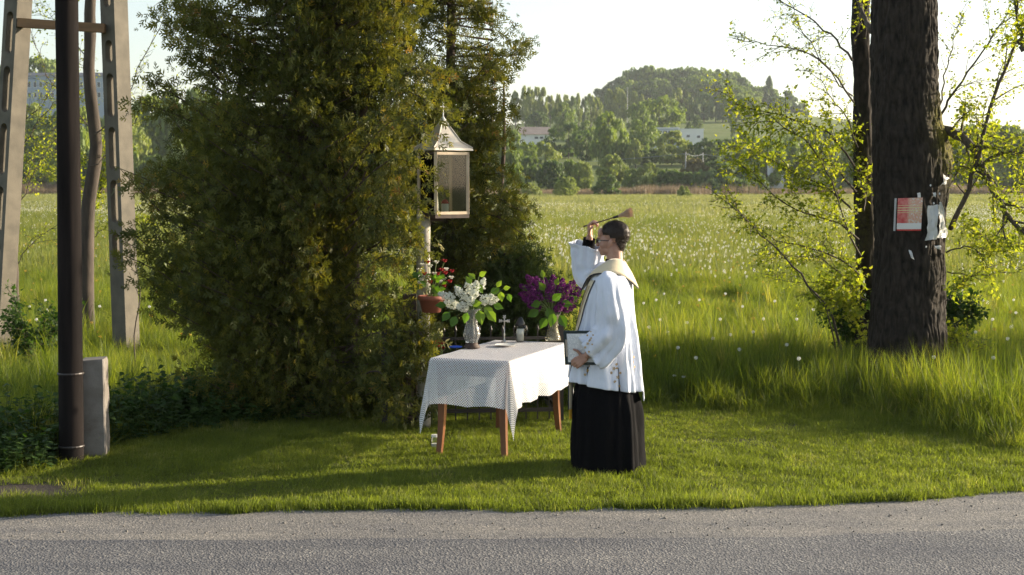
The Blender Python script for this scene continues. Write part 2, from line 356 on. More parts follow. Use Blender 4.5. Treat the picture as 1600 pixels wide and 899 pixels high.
_bx = np.array([-30, -6, -3.55, -3.3, -2.7, -.2, 1.16, 2.28, 3.3, 3.6, 3.9, 7, 30]); _by = np.array([10.2, 10.2, 10.2, 11.2, 12.1, 13.6, 13.4, 13.05, 12.5, 11.8, 11.1, 12.3, 30.5])
lawn_far = lambda x: np.interp(x, _bx, _by)
asph_far = lambda x: np.interp(x, [-30, -3, 0, 1.5, 3.2, 6, 14, 30], [8.24, 8.30, 8.35, 8.38, 8.62, 9.9, 15.3, 28])
strip('lawn', M['soil'], lambda x: lawn_near(x) - .03, lambda x: np.maximum(lawn_far(x) + .6, lawn_near(x) + .3), -30, 30, .006, 300)
strip('gravel_verge', M['gravel'], lambda x: asph_far(x) - .5, lambda x: lawn_near(x) + .02, -30, 30, .012, 900, .03)
strip('road', M['asphalt'], lambda x: asph_far(x) - 7.5, asph_far, -30, 30, .017, 900, .02, rows=4, seed=5)
strip('soil_patch', M['dark_soil'], lambda x: 9.45 + .06 * np.sin(x * 9), lambda x: 10.1 + .1 * np.sin(x * 5), -6, -2.75, .012, 60, .05)

# ------------------------------------------------------------------ geometry-node scattering for grass and ground cover only
def scatter_stuff(name, P, scl, rot, idx, protos, label=None, base=None):
    col = bpy.data.collections.new(name + '_tufts')
    for i, me in enumerate(protos):
        o = bpy.data.objects.new('tuft_%02d' % i, me); col.objects.link(o)
    me = bpy.data.meshes.new(name); P = np.asarray(P, np.float32); me.vertices.add(len(P)); me.vertices.foreach_set('co', P.ravel())
    for nm, ty, ar, key in (('scl', 'FLOAT_VECTOR', scl, 'vector'), ('rot', 'FLOAT_VECTOR', rot, 'vector'), ('idx', 'INT', idx, 'value')):
        a = me.attributes.new(nm, ty, 'POINT'); a.data.foreach_set(key, np.asarray(ar, np.int32 if ty == 'INT' else np.float32).ravel())
    ob = bpy.data.objects.new(name, me); sc.collection.objects.link(ob); tag(ob, label, None, None, 'stuff')
    ng = bpy.data.node_groups.new(name, 'GeometryNodeTree')
    ng.interface.new_socket('Geometry', in_out='INPUT', socket_type='NodeSocketGeometry'); ng.interface.new_socket('Geometry', in_out='OUTPUT', socket_type='NodeSocketGeometry')
    N = ng.nodes; L = ng.links; gi = N.new('NodeGroupInput'); go = N.new('NodeGroupOutput')
    ci = N.new('GeometryNodeCollectionInfo'); ci.inputs[0].default_value = col; ci.inputs['Separate Children'].default_value = True; ci.inputs['Reset Children'].default_value = True
    ip = N.new('GeometryNodeInstanceOnPoints'); ip.inputs['Pick Instance'].default_value = True
    def attr(nm, ty): a = N.new('GeometryNodeInputNamedAttribute'); a.data_type = ty; a.inputs[0].default_value = nm; return a.outputs[0]
    L.new(gi.outputs[0], ip.inputs['Points']); L.new(ci.outputs[0], ip.inputs['Instance']); L.new(attr('idx', 'INT'), ip.inputs['Instance Index'])
    er = N.new('FunctionNodeEulerToRotation'); L.new(attr('rot', 'FLOAT_VECTOR'), er.inputs[0]); L.new(er.outputs[0], ip.inputs['Rotation'])
    L.new(attr('scl', 'FLOAT_VECTOR'), ip.inputs['Scale']); L.new(ip.outputs[0], go.inputs[0])
    md = ob.modifiers.new('scatter', 'NODES'); md.node_group = ng; return ob
def blades(n, rad, h, w, lean=.5, segs=3, r0=0., r1=1., hv=.35, droop=.3):
    a = rng.uniform(0, 2 * math.pi, n); d = rad * np.sqrt(rng.uniform(0, 1, n)); b = np.stack([d * np.cos(a), d * np.sin(a), np.zeros(n)], -1)
    ph = rng.uniform(0, 2 * math.pi, n); le = np.abs(rng.normal(0, lean, n)); H = h * (1 + rng.uniform(-hv, hv, n)); W = w * rng.uniform(.7, 1.3, n)
    D = np.stack([np.cos(ph), np.sin(ph), np.zeros(n)], -1); S = np.stack([-np.sin(ph + .5), np.cos(ph + .5), np.zeros(n)], -1)
    V = []
    for k in range(segs + 1):
        t = k / segs; c = b + D * (H * le * (t ** 2) * .9)[:, None] + np.array((0, 0, 1)) * (H * (t - droop * le * t ** 3))[:, None]
        ww = (W * (1 - t ** 1.7) * .5)[:, None]
        if k < segs: V += [c - S * ww, c + S * ww]
        else: V += [c]
    V = np.stack(V, 1); m = V.shape[1]; o = np.arange(n)[:, None] * m
    q = np.array([(2 * k, 2 * k + 1, 2 * k + 3, 2 * k + 2) for k in range(segs - 1)]).reshape(-1, 4); t3 = np.array([(2 * segs - 2, 2 * segs - 1, 2 * segs)])
    r = np.repeat(rng.uniform(r0, r1, n), m)
    g = G(); V = V.reshape(-1, 3); Fl = []
    if len(q): Fl.append((q[None] + o[..., None]).reshape(-1, 4))
    Fl.append((t3[None] + o[..., None]).reshape(-1, 3))
    for f in Fl: g.F.setdefault(f.shape[1], []).append(f)
    g.V.append(V); g.r.append(r); g.uv.append(np.zeros((len(V), 2))); g.n = len(V); return g
def tuft(g, mat, name='tuft'): me = g.mesh(name); me.materials.append(mat); return me
def scatter_xy(f, n):  # candidate points accepted by f -> P
    P = f(n); z = terr(P[:, 0], P[:, 1]); return np.stack([P[:, 0], P[:, 1], z], -1)
def rrot(n, tilt=.06): return np.stack([rng.normal(0, tilt, n), rng.normal(0, tilt, n), rng.uniform(0, 6.28, n)], -1)

# lawn
n = 9500; x = rng.uniform(-5.5, 6.5, n); t = rng.uniform(0, 1, n); a = lawn_near(x); b = lawn_far(x); y = a + (b - a + .15) * t
ok = rng.uniform(0, 1, n) < np.clip((b - a) / 4.3, .05, 1); ok &= ~((x < -2.75) & (y > 9.5) & (y < 10.15) & (rng.uniform(0, 1, n) < .9)); x, y = x[ok], y[ok]
P = np.stack([x, y, np.full(len(x), .004)], -1)
protos = [tuft(blades(110, .13, h, .0045, le, 2, 0, .97, droop=.1), M['lawn_blade']) for h, le in ((.040, .9), (.05, .8), (.035, 1.2), (.055, .7))]
hs = .75 + .35 * vn2(x * 1.3, y * 1.3) + .5 * smoothstep(.25, 0, y - lawn_near(x)) + .7 * smoothstep(-.35, .0, y - lawn_far(x)) * (x > -3)
scatter_stuff('lawn_grass', P, np.stack([np.ones_like(x), np.ones_like(x), np.clip(hs, .45, 2.2)], -1), rrot(len(x), .1), rng.integers(0, 4, len(x)), protos)
# ragged lawn edge overhanging the verge
n = 1100; x = rng.uniform(-5, 6, n); y = lawn_near(x) + .03 * vn2(x * 3, x * 0) + rng.uniform(-.045, .04, n)
P = np.stack([x, y, np.full(n, .008)], -1); s = rng.uniform(.6, 1.2, n) * (.6 + .6 * (vn2(x * 2.5, x * 0) > -.2))
scatter_stuff('lawn_edge_grass', P, np.stack([s * .6, s * .6, s], -1), rrot(n, .15), rng.integers(0, 2, n), [tuft(blades(46, .09, .055, .005, .9, 2, 0, 1), M['lawn_blade']) for _ in range(2)])

# tall meadow grass, three distance bands
tall = [tuft(blades(60, .16, h, .007, le, 4, 0, .97), M['meadow_blade']) for h, le in ((.42, .5), (.5, .35), (.36, .7), (.55, .45), (.3, .6))]
def band(n, y0, y1, pad=1.5, side=.42):
    y = np.sqrt(rng.uniform(y0 ** 2, y1 ** 2, n)); x = rng.uniform(-1, 1, n) * (y * side + pad); return x, y
x, y = band(17000, 10.3, 30); k = (y > lawn_far(x) - .04 + .08 * vn2(x * 2, y * 2)) & ~((x > -2.9) & (x < .9) & (y < 12.9)); x, y = x[k], y[k]
near_edge = smoothstep(.0, .7, y - lawn_far(x)); h = (.42 + .30 * near_edge) * (.85 + .35 * vn2(x * .7, y * .7) + .35 * vn2(x * 3.1, y * 2.3)) * (1 - .1 * smoothstep(17, 30, y))
h *= 1 + .95 * np.exp(-((x - 4.2) / 1.0) ** 2 - ((y - 12.3) / 1.3) ** 2) + .7 * np.exp(-((x - 2.4) / .7) ** 2 - ((y - 15.7) / .7) ** 2)
h = np.where((x < -1.2) & (y < 14), h * .8, h)
P = np.stack([x, y, terr(x, y)], -1)
scatter_stuff('meadow_grass_near', P, np.stack([np.ones_like(h), np.ones_like(h), np.clip(h, .3, 1.6)], -1), rrot(len(x), .12), rng.integers(0, 5, len(x)), tall)
tus = [tuft(blades(34, .07, h_, .010, le, 4, lo, hi, hv=.4), M['meadow_blade']) for h_, le, lo, hi in ((.5, .35, 0, .5), (.42, .6, .3, .9), (.48, .2, .93, 1), (.36, .8, 0, .3))]
x, y = band(2600, 10.9, 26); k = (y > lawn_far(x) + .05) & ~((x > -2.9) & (x < .9) & (y < 12.9)) & (vn2(x * 1.1 + 5, y * 1.1) > -.15); x, y = x[k], y[k]; s = rng.uniform(.45, 1.15, len(x)) * (.7 + .3 * smoothstep(0, .8, y - lawn_far(x)))
ti = rng.choice([0, 0, 1, 1, 1, 2, 3, 3], len(x)); scatter_stuff('grass_tussocks', np.stack([x, y, terr(x, y)], -1), np.stack([s, s, s], -1), rrot(len(x), .15), ti, tus)
mid = [tuft(blades(70, .4, h, .016, le, 3, .1, 1), M['mid_blade']) for h, le in ((.36, .5), (.42, .4), (.3, .6))]
x, y = band(17000, 28, 85, 3); P = np.stack([x, y, terr(x, y)], -1); s = rng.uniform(.75, 1.2, len(x)) * (1 + .25 * vn2(x * .15, y * .15))
scatter_stuff('meadow_grass_middle', P, np.stack([np.ones_like(s), np.ones_like(s), s], -1), rrot(len(x), .12), rng.integers(0, 3, len(x)), mid)
far = [tuft(blades(80, 1.3, h, .05, .5, 2, 0, 1), M['far_blade']) for h in (.34, .42, .3)]
x, y = band(17000, 82, 262, 8); P = np.stack([x, y, terr(x, y)], -1); s = rng.uniform(.6, 1.25, len(x))
scatter_stuff('meadow_grass_far', P, np.stack([np.ones_like(s), np.ones_like(s), s], -1), rrot(len(x), .05), rng.integers(0, 3, len(x)), far)

# dandelion clocks
def puff_geo(n=34, r=.021):
    g = G(); k = np.arange(n) + .5; ph = np.arccos(1 - 2 * k / n); th = math.pi * (1 + 5 ** .5) * k
    D = np.stack([np.cos(th) * np.sin(ph), np.sin(th) * np.sin(ph), np.cos(ph)], -1)
    TV = np.array([(-.55, 0, 0), (0, -.55, .0), (.55, 0, 0), (0, .55, .0)]); TF = np.array([(0, 1, 2, 3)])
    scatter(g, TV, TF, D * r * rng.uniform(.85, 1.05, (n, 1)), np.cross(D, rng.normal(0, 1, (n, 3))), D, r * .62, rng.uniform(0, 1, n))
    g.add(*ell((0, 0, 0), (.005,) * 3, 6, 4), r=.2); return g
def puff_mesh(h, head=1.):
    g = puff_geo(r=.021 * head); g.V = [v + np.array((0, 0, h)) for v in g.V]; me = tuft(g, M['puff'], 'seed_head'); return me
def head_at(g, hh, sz=1., mat='puff'): return tuft(G().add(np.concatenate(g.V) * np.array((1, 1, sz)) + np.array((0, 0, hh)), np.concatenate(g.F[4]), np.concatenate(g.r)), M[mat])
heads = [head_at(puff_geo(12, r_), hh) for hh, r_ in ((.42, .03), (.48, .034), (.38, .03))]
def dens(x, y): return np.clip(.5 + .9 * vn2(x * .09 + 3, y * .045) + .5 * vn2(x * .5, y * .3), .03, 1.3)
x, y = band(85000, 17.5, 135, 2)
k = rng.uniform(0, 1.3, len(x)) < dens(x, y) * (.25 + .75 * smoothstep(20, 34, y)) * (1 - .8 * smoothstep(75, 130, y)); x, y = x[k], y[k]
s = rng.uniform(.38, .74, len(x)) * (1 + .3 * smoothstep(50, 110, y))
scatter_stuff('dandelion_clocks_beyond', np.stack([x, y, terr(x, y)], -1), np.stack([s, s, rng.uniform(.8, 1.15, len(x))], -1), rrot(len(x), .1), rng.integers(0, 3, len(x)), heads)
yf = [head_at(puff_geo(10, .02), hh, .95, 'yellow_petal') for hh in (.4, .46)]
x, y = band(1500, 14.5, 60, 2); s = rng.uniform(.7, 1.1, len(x))
scatter_stuff('buttercups', np.stack([x, y, terr(x, y)], -1), np.stack([s, s, s], -1), rrot(len(x), .1), rng.integers(0, 2, len(x)), yf)
# nearest clocks, one by one
dm_stem = G().add(*tube([(0, 0, 0), (.008, 0, .14), (-.01, .006, .29), (0, .006, .42)], .002, 5)).mesh('stem'); dm_stem.materials.append(M['stem_pale'])
dm_head = puff_mesh(.43, .85)
def dandelion(x, y, s, label, group):
    t_ = thing('dandelion', (x, y, float(terr(x, y))), label, 'dandelion', group); t_.scale = (1, 1, s); t_.rotation_euler = (random.uniform(-.1, .1), random.uniform(-.1, .1), random.uniform(0, 6))
    for nm, me in (('stem', dm_stem), ('seed_head', dm_head)):
        o = bpy.data.objects.new(nm, me); sc.collection.objects.link(o); o.parent = t_
LB = 'white dandelion clock on a thin stem standing in the long meadow grass'
for px, py in [(1012, 512), (1030, 500), (1048, 520), (1063, 545), (1078, 505), (1092, 560), (1109, 530), (1125, 500), (1140, 525), (1004, 475), (1160, 548), (1022, 470), (1180, 520), (1209, 472), (1270, 485), (1283, 486), (1255, 562), (1415, 545), (1452, 560), (1170, 628), (1171, 612), (1348, 630), (1418, 588), (1070, 590), (1051, 588), (1018, 600), (1240, 500), (1226, 540), (1300, 470), (1520, 520), (1545, 500), (1570, 530), (1555, 560), (45, 480), (70, 470), (60, 500), (150, 480), (220, 420), (232, 440), (240, 480), (1040, 460), (1095, 470), (1130, 460), (1165, 480), (1195, 500), (1500, 480), (1535, 470), (1590, 490), (1585, 470), (1400, 590)]:
    z0 = .42; p = atz(px, py, z0)
    if py > 575: z0 = .24; p = atz(px, py, z0)
    if p[1] < float(lawn_far(np.array([p[0]]))[0]): continue
    dandelion(p[0], p[1], z0 / .42, LB, 'dandelion clocks in the near meadow')
# ground cover (nettles, ground elder) on the left and round the trunks
def leafy(n, rad, h, ls, mat, name):
    g = G(); TV = np.array([(0, 0, 0), (-.38, .4, .05), (0, 1, -.12), (.38, .4, .05), (0, .45, 0)]); TF = np.array([(0, 4, 1), (1, 4, 2), (2, 4, 3), (3, 4, 0)])
    for i in range(n):
        a = random.uniform(0, 6.28); d = rad * math.sqrt(random.random()); H = h * random.uniform(.5, 1.1); b = np.array((d * math.cos(a), d * math.sin(a), 0)); tip = b + np.array((random.uniform(-.2, .2) * H, random.uniform(-.2, .2) * H, H))
        g.add(*tube([b, tip], [.003, .0015], 3, False), r=.3)
        m = 9; t_ = np.linspace(.25, 1, m); P = b + (tip - b) * t_[:, None]; an = rng.uniform(0, 6.28, m); D = np.stack([np.cos(an), np.sin(an), rng.uniform(-.4, .4, m)], -1)
        scatter(g, TV, TF, P, D, np.tile((0, 0, 1.), (m, 1)) + rng.normal(0, .3, (m, 3)), ls * rng.uniform(.6, 1.1, m), rng.uniform(0, 1, m))
    return tuft(g, mat, name)
nt_ = [leafy(10, .14, h, .07, M['nettle'], 'tuft') for h in (.3, .4, .22)]
x = rng.uniform(-6, -1.0, 1500); y = rng.uniform(10.15, 13.2, 1500)
k = ((y > lawn_far(x) - .1) & (y < lawn_far(x) + 1.3)); x, y = x[k], y[k]; s = rng.uniform(.6, 1.15, len(x))
scatter_stuff('ground_cover', np.stack([x, y, np.zeros_like(x)], -1), np.stack([s, s, s * (.6 + .5 * smoothstep(0, .5, y - lawn_far(x)))], -1), rrot(len(x), .15), rng.integers(0, 3, len(x)), nt_)
# stones on the verge, reeds at the far edge
n = 1500; x = rng.uniform(-4, 4.6, n); y = asph_far(x) - .25 + (lawn_near(x) - asph_far(x) + .22) * rng.uniform(0, 1, n) ** .8
pg = []
for i in range(3):
    V, F_ = ell((0, 0, .3), (1, .8, .6), 7, 5); V = V + .25 * np.stack([vn(V * 1.7 + i * 5), vn(V * 1.9 + 9), vn(V * 1.3 + 4)], -1); pg.append(tuft(G().add(V, F_), M['pebble']))
s = .0016 + .008 * rng.uniform(0, 1, n) ** 6; scatter_stuff('verge_stones', np.stack([x, y, np.full(n, .014)], -1), np.stack([s, s, s], -1), rrot(n, .3), rng.integers(0, 3, n), pg)
rd = [tuft(blades(120, 1.6, 2.2, .07, .12, 2, 0, 1, hv=.25), M['reed']) for _ in range(3)]
n = 900; x = rng.uniform(-110, 110, n); y = rng.uniform(253, 268, n) + 6 * vn2(x * .05, x * 0); k = (np.abs(x - 42) > 9) | (rng.uniform(0, 1, n) < .3); x, y = x[k], y[k]
s = rng.uniform(.7, 1.15, len(x)) * (.75 + .3 * vn2(x * .08, y * 0)); scatter_stuff('dry_reeds', np.stack([x, y, terr(x, y)], -1), np.stack([np.ones_like(s), np.ones_like(s), s], -1), rrot(len(x), .03), rng.integers(0, 3, len(x)), rd)
# ------------------------------------------------------------------ far trees: seven crown shapes, each tree its own thing
LEAFQ = (np.array([(-.5, 0, 0), (0, -.5, .08), (.5, 0, 0), (0, .5, .08)]), np.array([(0, 1, 2, 3)]))
def crown_mesh(kind, seed):
    r = np.random.default_rng(seed); g = G()
    prof = {'round': lambda z: np.sqrt(np.clip(1 - ((z - .5) / .52) ** 2, 0, 1)), 'oval': lambda z: np.sqrt(np.clip(1 - ((z - .45) / .56) ** 2, 0, 1)) * (1 - .25 * z),
            'tall': lambda z: np.clip(np.sin(math.pi * np.clip(z * .93 + .06, 0, 1)), 0, 1) ** .6 * (1 - .3 * z), 'bush': lambda z: np.sqrt(np.clip(1 - (z / 1.02) ** 2, 0, 1)),
            'conifer': lambda z: np.clip(1.02 - z, 0, 1) ** .8}[kind[:7] if kind == 'conifer' else kind]
    nl = {'tall': 46, 'conifer': 50}.get(kind, 42); per = 58; leaf = {'tall': .15, 'conifer': .13}.get(kind, .125)
    for i in range(nl):
        z = r.uniform(.0, .95); rad = prof(z); a = r.uniform(0, 6.28); d = rad * r.uniform(.35, .88) ** .7
        c = np.array((d * math.cos(a), d * math.sin(a), z)); s = r.uniform(.16, .30) * (.5 + .6 * rad); D = unit(r.normal(0, 1, (per, 3))); D[:, 2] = np.abs(D[:, 2]) * np.where(r.uniform(0, 1, per) < .7, 1, -1)
        P = c + D * s * r.uniform(.55, 1.05, (per, 1)) * np.array((1, 1, .62 if kind != 'tall' else .4)); P[:, 2] = np.clip(P[:, 2], .0, 1.1)
        scatter(g, *LEAFQ, P, unit(r.normal(0, 1, (per, 3))), D + r.normal(0, .45, (per, 3)), np.stack([leaf * r.uniform(.6, 1.2, per)] * 2 + [leaf * np.full(per, .5)], -1) * np.array((1, 1, 1)), np.clip(r.uniform(0, .75, per) + r.uniform(-.1, .25), 0, 1))
    me = g.mesh('crown'); me.materials.append(M['tree_mid']); return me
CR = {k: [crown_mesh(k, s) for s in sd_] for k, sd_ in {'round': (1, 2, 3), 'oval': (4, 5), 'tall': (6, 7, 8), 'bush': (9, 10), 'conifer': (12,)}.items()}
TRK = G().add(*tube([(0, 0, -.05), (.01, 0, .3), (0, .012, .6), (0, 0, .85)], [.035, .027, .018, .008], 6)); TRK = TRK.mesh('trunk'); TRK.materials.append(M['bark'])
def far_tree(px, top, D, wpx, kind, tint, label, group=None, base=None, cat='tree', name='broadleaf_tree'):
    wpx = wpx * 1.2
    X = (px - 800) / F * D; zg = float(terr(X, D)) - .15; zt = CAM_H + (288 - top) / F * D; h = max(zt - zg, 1.5); w = wpx / F * D / 2
    if base is not None: pass
    t = thing(name, (X, D, zg), label, cat, group); t.rotation_euler = (0, 0, random.uniform(0, 6.28))
    low = {'bush': 0., 'conifer': .03, 'tall': .16}.get(kind, .1)
    o = bpy.data.objects.new('crown', random.choice(CR[kind])); sc.collection.objects.link(o); o.parent = t; o.location = (0, 0, h * low); o.scale = (w * 1.0, w * 1.0, h * (1 - low) * .97)
    o.material_slots[0].link = 'OBJECT'; o.material_slots[0].material = M['tree_' + tint]
    if kind != 'bush':
        k = bpy.data.objects.new('trunk', TRK); sc.collection.objects.link(k); k.parent = t; k.scale = (h * .55, h * .55, h)
    return t
Z = lambda zx, zy: (800 + zx / 3.636, 80 + zy / 3.636)
def zt(zx, top, D, w, *a, **k): far_tree(800 + zx / 3.636, 80 + top / 3.636, D, w / 3.636, *a, **k)
# wood on the hill top
GH = 'trees of the wood on the hill top'; LH = 'dark broadleaf tree in the dense wood crowning the distant hill'
for zx, tp in [(520, 215), (560, 190), (600, 165), (640, 148), (680, 118), (715, 105), (760, 95), (800, 98), (840, 108), (880, 116), (920, 104), (965, 100), (1010, 106), (1050, 112), (1100, 108), (1140, 116), (1180, 118), (1225, 122), (1260, 150), (1310, 172), (1370, 192), (1410, 205), (1530, 230), (1580, 250)]:
    zt(zx, tp + random.uniform(-6, 8), 870 + random.uniform(-25, 25), random.uniform(125, 175), random.choice(['round', 'round', 'bush']), random.choice(['dark', 'dark', 'mid']), LH, GH)
for zx, tp in [(560, 230), (620, 205), (690, 180), (760, 165), (830, 170), (900, 175), (960, 165), (1030, 150), (1090, 150), (1150, 170), (1210, 165), (1270, 190), (1330, 215), (1500, 260)]:
    zt(zx, tp + random.uniform(-6, 10), 800 + random.uniform(-20, 20), random.uniform(115, 160), random.choice(['round', 'bush']), random.choice(['dark', 'dark', 'mid']), LH, GH)
zt(1452, 150, 820, 90, 'conifer', 'dark', 'tall blue green conifer standing right of the hill top wood', name='conifer_tree')
# rows of thin pale trees along the field edge
GB = 'thin pale trees along the field edge below the hill'; LBt = 'thin pale green tree in the row between field and sky left of the hill'
ORD = ['first', 'second', 'third', 'fourth', 'fifth', 'sixth', 'seventh', 'eighth', 'ninth', 'tenth', 'eleventh', 'twelfth', 'last']
for zi, (zx, tp) in enumerate([(20, 230), (75, 203), (105, 215), (140, 206), (175, 210), (215, 255), (260, 250), (300, 256), (335, 262), (375, 245), (410, 262), (445, 248), (480, 270)]):
    zt(zx, tp, 610 + random.uniform(-20, 20), random.uniform(45, 75), random.choice(['tall', 'oval', 'oval']), random.choice(['light', 'grey', 'light']), '%s from the left of the thin pale trees in the row left of the hill' % ORD[zi], GB)
for zx, tp, w, k, t_, l in [(545, 222, 80, 'tall', 'light', 'pale green tree at the left foot of the hill top wood'), (605, 215, 90, 'oval', 'light', 'broad pale green tree in front of the left end of the hill wood'), (690, 235, 60, 'tall', 'light', 'narrow pale tree just right of the broad pale one below the hill wood'), (735, 250, 40, 'tall', 'light', 'thin young tree below the middle of the hill wood'),
                      (930, 220, 95, 'oval', 'light', 'tall pale green tree standing before the middle of the hill wood'), (962, 275, 50, 'tall', 'brown', 'slender brownish green tree above the upper field'), (1002, 264, 60, 'oval', 'mid', 'small green tree between the brownish tree and field hedge'), (1085, 240, 100, 'round', 'grey', 'round grey green tree at the top edge of the field'), (1150, 262, 70, 'oval', 'grey', 'grey green tree right of the round one above the field'), (1190, 238, 80, 'oval', 'mid', 'taller tree among the bushes above the field'), (1240, 300, 60, 'bush', 'grey', 'low grey bush at the right end of the upper field edge'), (1300, 250, 110, 'round', 'mid', 'green tree beyond the maple twigs above the field'), (1370, 270, 110, 'round', 'light', 'pale tree beyond the maple twigs right of the field')]:
    zt(zx, tp, 660, w, k, t_, l)
for zx, tp, D, w, k, t_, l in [
 (830, 266, 500, 240, 'round', 'mid', 'large round green tree directly above the white flat building'), (715, 300, 490, 120, 'round', 'mid', 'green tree half hidden left of the large round tree'),
 (1045, 372, 560, 60, 'bush', 'dark', 'small dark bush on the upper edge of the field'), (1005, 405, 500, 60, 'bush', 'dark', 'dark bush at the left corner of the light green field'), (1275, 415, 500, 70, 'bush', 'grey', 'grey green hedge bush on the lower edge of the light field'), (1245, 350, 560, 30, 'tall', 'mid', 'small single tree on the field'),
 (140, 350, 560, 130, 'bush', 'dark', 'dark rounded bush above the brown roofed shed'), (290, 300, 520, 130, 'oval', 'mid', 'green tree above the right end of the brown roof'), (420, 400, 480, 120, 'bush', 'mid', 'low green bush between brown roof and tall green tree'),
 (740, 393, 400, 175, 'round', 'mid', 'domed olive green tree left of the white flat building'), (320, 408, 380, 215, 'round', 'dark', 'wide dark green tree right of the brown roofed shed'),
 (545, 348, 350, 200, 'oval', 'mid', 'largest tall green tree in the middle distance'), (420, 470, 360, 110, 'round', 'dark', 'dark tree between the wide dark tree and the tallest one'), (640, 480, 350, 90, 'oval', 'dark', 'dark green tree close on the right of the tallest one'),
 (700, 500, 340, 80, 'tall', 'light', 'pale feathery tree left of the white building'), (665, 540, 340, 50, 'tall', 'light', 'narrow pale poplar beside the tallest tree'), (770, 560, 345, 130, 'round', 'dark', 'dark green bushy tree below the domed olive tree'),
 (905, 458, 350, 200, 'oval', 'light', 'pale green spreading tree in front of the white flat building'), (1110, 500, 345, 190, 'round', 'dark', 'dark spreading tree below the right end of the white building'), (1230, 500, 350, 130, 'round', 'mid', 'green tree between the dark tree and the maple twigs'), (1345, 465, 350, 140, 'oval', 'grey', 'hazy green tree beyond the maple twigs'), (1460, 530, 330, 150, 'round', 'light', 'pale green tree beyond the second trunk'), (1570, 470, 360, 160, 'round', 'mid', 'green tree glimpsed left of the big dark trunk'),
 (190, 515, 320, 150, 'oval', 'light', 'pale green tree at the left above the reeds'), (80, 520, 315, 120, 'round', 'mid', 'green tree next to the thuja above the reeds'), (110, 600, 290, 160, 'bush', 'dark', 'dark bush at the meadow edge next to the thuja'), (20, 560, 300, 130, 'round', 'mid', 'green tree hidden behind the thuja edge'),
 (230, 625, 280, 170, 'bush', 'dark', 'dark wide bush behind the reeds left of centre'), (330, 622, 285, 120, 'bush', 'mid', 'green bush behind the reeds under the power line'), (400, 632, 275, 130, 'bush', 'light', 'pale green bush below the wide dark tree'),
 (560, 595, 285, 190, 'bush', 'light', 'large pale yellow green bush below the tallest tree'), (670, 668, 280, 90, 'bush', 'mid', 'small green bush right of the round dark shrub'), (780, 640, 280, 150, 'oval', 'light', 'light green small tree at the meadow edge in the middle'), (1030, 615, 300, 170, 'bush', 'brown', 'brownish leafless looking bush behind the two power poles'),
 (905, 678, 268, 210, 'bush', 'dark', 'dark grey willow bush at the meadow edge left of the power poles'), (1000, 690, 270, 140, 'bush', 'grey', 'grey green willow bush under the power poles'), (1185, 622, 266, 300, 'bush', 'grey', 'largest grey green willow bush at the meadow edge'), (1330, 640, 268, 200, 'bush', 'grey', 'willow bush at the meadow edge beyond the maple twigs'),
 (535, 703, 246, 145, 'bush', 'dark', 'round dark green shrub standing out before the reeds'), (305, 718, 240, 125, 'bush', 'light', 'scrubby light green shrub in front of the reeds'), (105, 748, 235, 110, 'bush', 'light', 'low light green shrub in front of the reeds beside the thuja'), (975, 765, 205, 75, 'bush', 'light', 'small lone light green shrub out in the meadow'), (300, 775, 215, 90, 'bush', 'light', 'low wispy shrub out in the meadow at left')]:
    zt(zx, tp, D, w, k, t_, l, cat='bush' if k == 'bush' else 'tree', name='bush' if k == 'bush' else 'broadleaf_tree')
# wood on the right behind the big trunk, trees on the left behind the poles
GR = 'trees of the wood right of the big trunk'; LR = 'green tree in the nearer wood behind the meadow right of the big trunk'
for px in range(1190, 1720, 24):
    far_tree(px + random.uniform(-6, 6), (196 if px > 1440 else 215) + random.uniform(-12, 14), 300 + random.uniform(-12, 12), random.uniform(44, 66), random.choice(['round', 'oval']), random.choice(['dark', 'mid', 'mid']), LR, GR)
for px in range(1440, 1720, 36):
    far_tree(px + random.uniform(-8, 8), 235 + random.uniform(-10, 14), 275, random.uniform(50, 70), 'bush', random.choice(['mid', 'dark', 'light']), 'low green bush in front of the wood right of the big trunk', 'bushes before the wood right of the big trunk', cat='bush', name='bush')
GL = 'trees at the meadow edge behind the concrete poles'
for px, tp, D, w, k, t_ in [(60, 92, 560, 90, 'round', 'mid'), (20, 105, 560, 80, 'round', 'mid'), (100, 118, 570, 70, 'oval', 'light'), (-30, 100, 560, 90, 'round', 'mid'), (50, 165, 320, 70, 'oval', 'light'), (90, 175, 310, 70, 'round', 'grey'), (10, 170, 320, 80, 'round', 'mid'), (130, 168, 300, 60, 'oval', 'mid'), (190, 178, 310, 70, 'round', 'light'), (240, 150, 330, 80, 'oval', 'mid'), (290, 140, 330, 80, 'round', 'mid'), (340, 150, 330, 80, 'round', 'mid'), (400, 160, 330, 80, 'round', 'mid'), (470, 150, 330, 90, 'oval', 'mid'), (540, 165, 330, 90, 'round', 'mid'), (610, 160, 330, 90, 'round', 'mid'), (690, 165, 330, 80, 'oval', 'grey'), (745, 185, 330, 70, 'oval', 'light'), (790, 205, 320, 60, 'round', 'mid'),
                            (-60, 180, 300, 80, 'round', 'mid'), (-110, 170, 300, 80, 'round', 'dark')]:
    if 0 <= px < 200:
        row = sorted(q_ for q_ in ((10, 50, 90, 130, 190) if D < 400 else (20, 60, 100))); n_ = ('first', 'second', 'third', 'fourth', 'fifth')[row.index(px)]
        far_tree(px, tp, D, w, k, t_, '%s from left of the green trees %s' % (n_, 'at the meadow edge between the concrete legs' if D < 400 else 'rising behind the pale blue building'), GL)
    else: far_tree(px, tp, D, w, k, t_, 'green tree beyond the meadow mostly hidden by the thujas or the frame edge', GL)
for px in range(-60, 820, 34):
    far_tree(px + random.uniform(-8, 8), 240 + random.uniform(-18, 14), 272, random.uniform(40, 62), 'bush', random.choice(['light', 'mid', 'dark']), 'bush along the far meadow edge, left half of the picture', 'bushes at the far meadow edge on the left', cat='bush', name='bush')

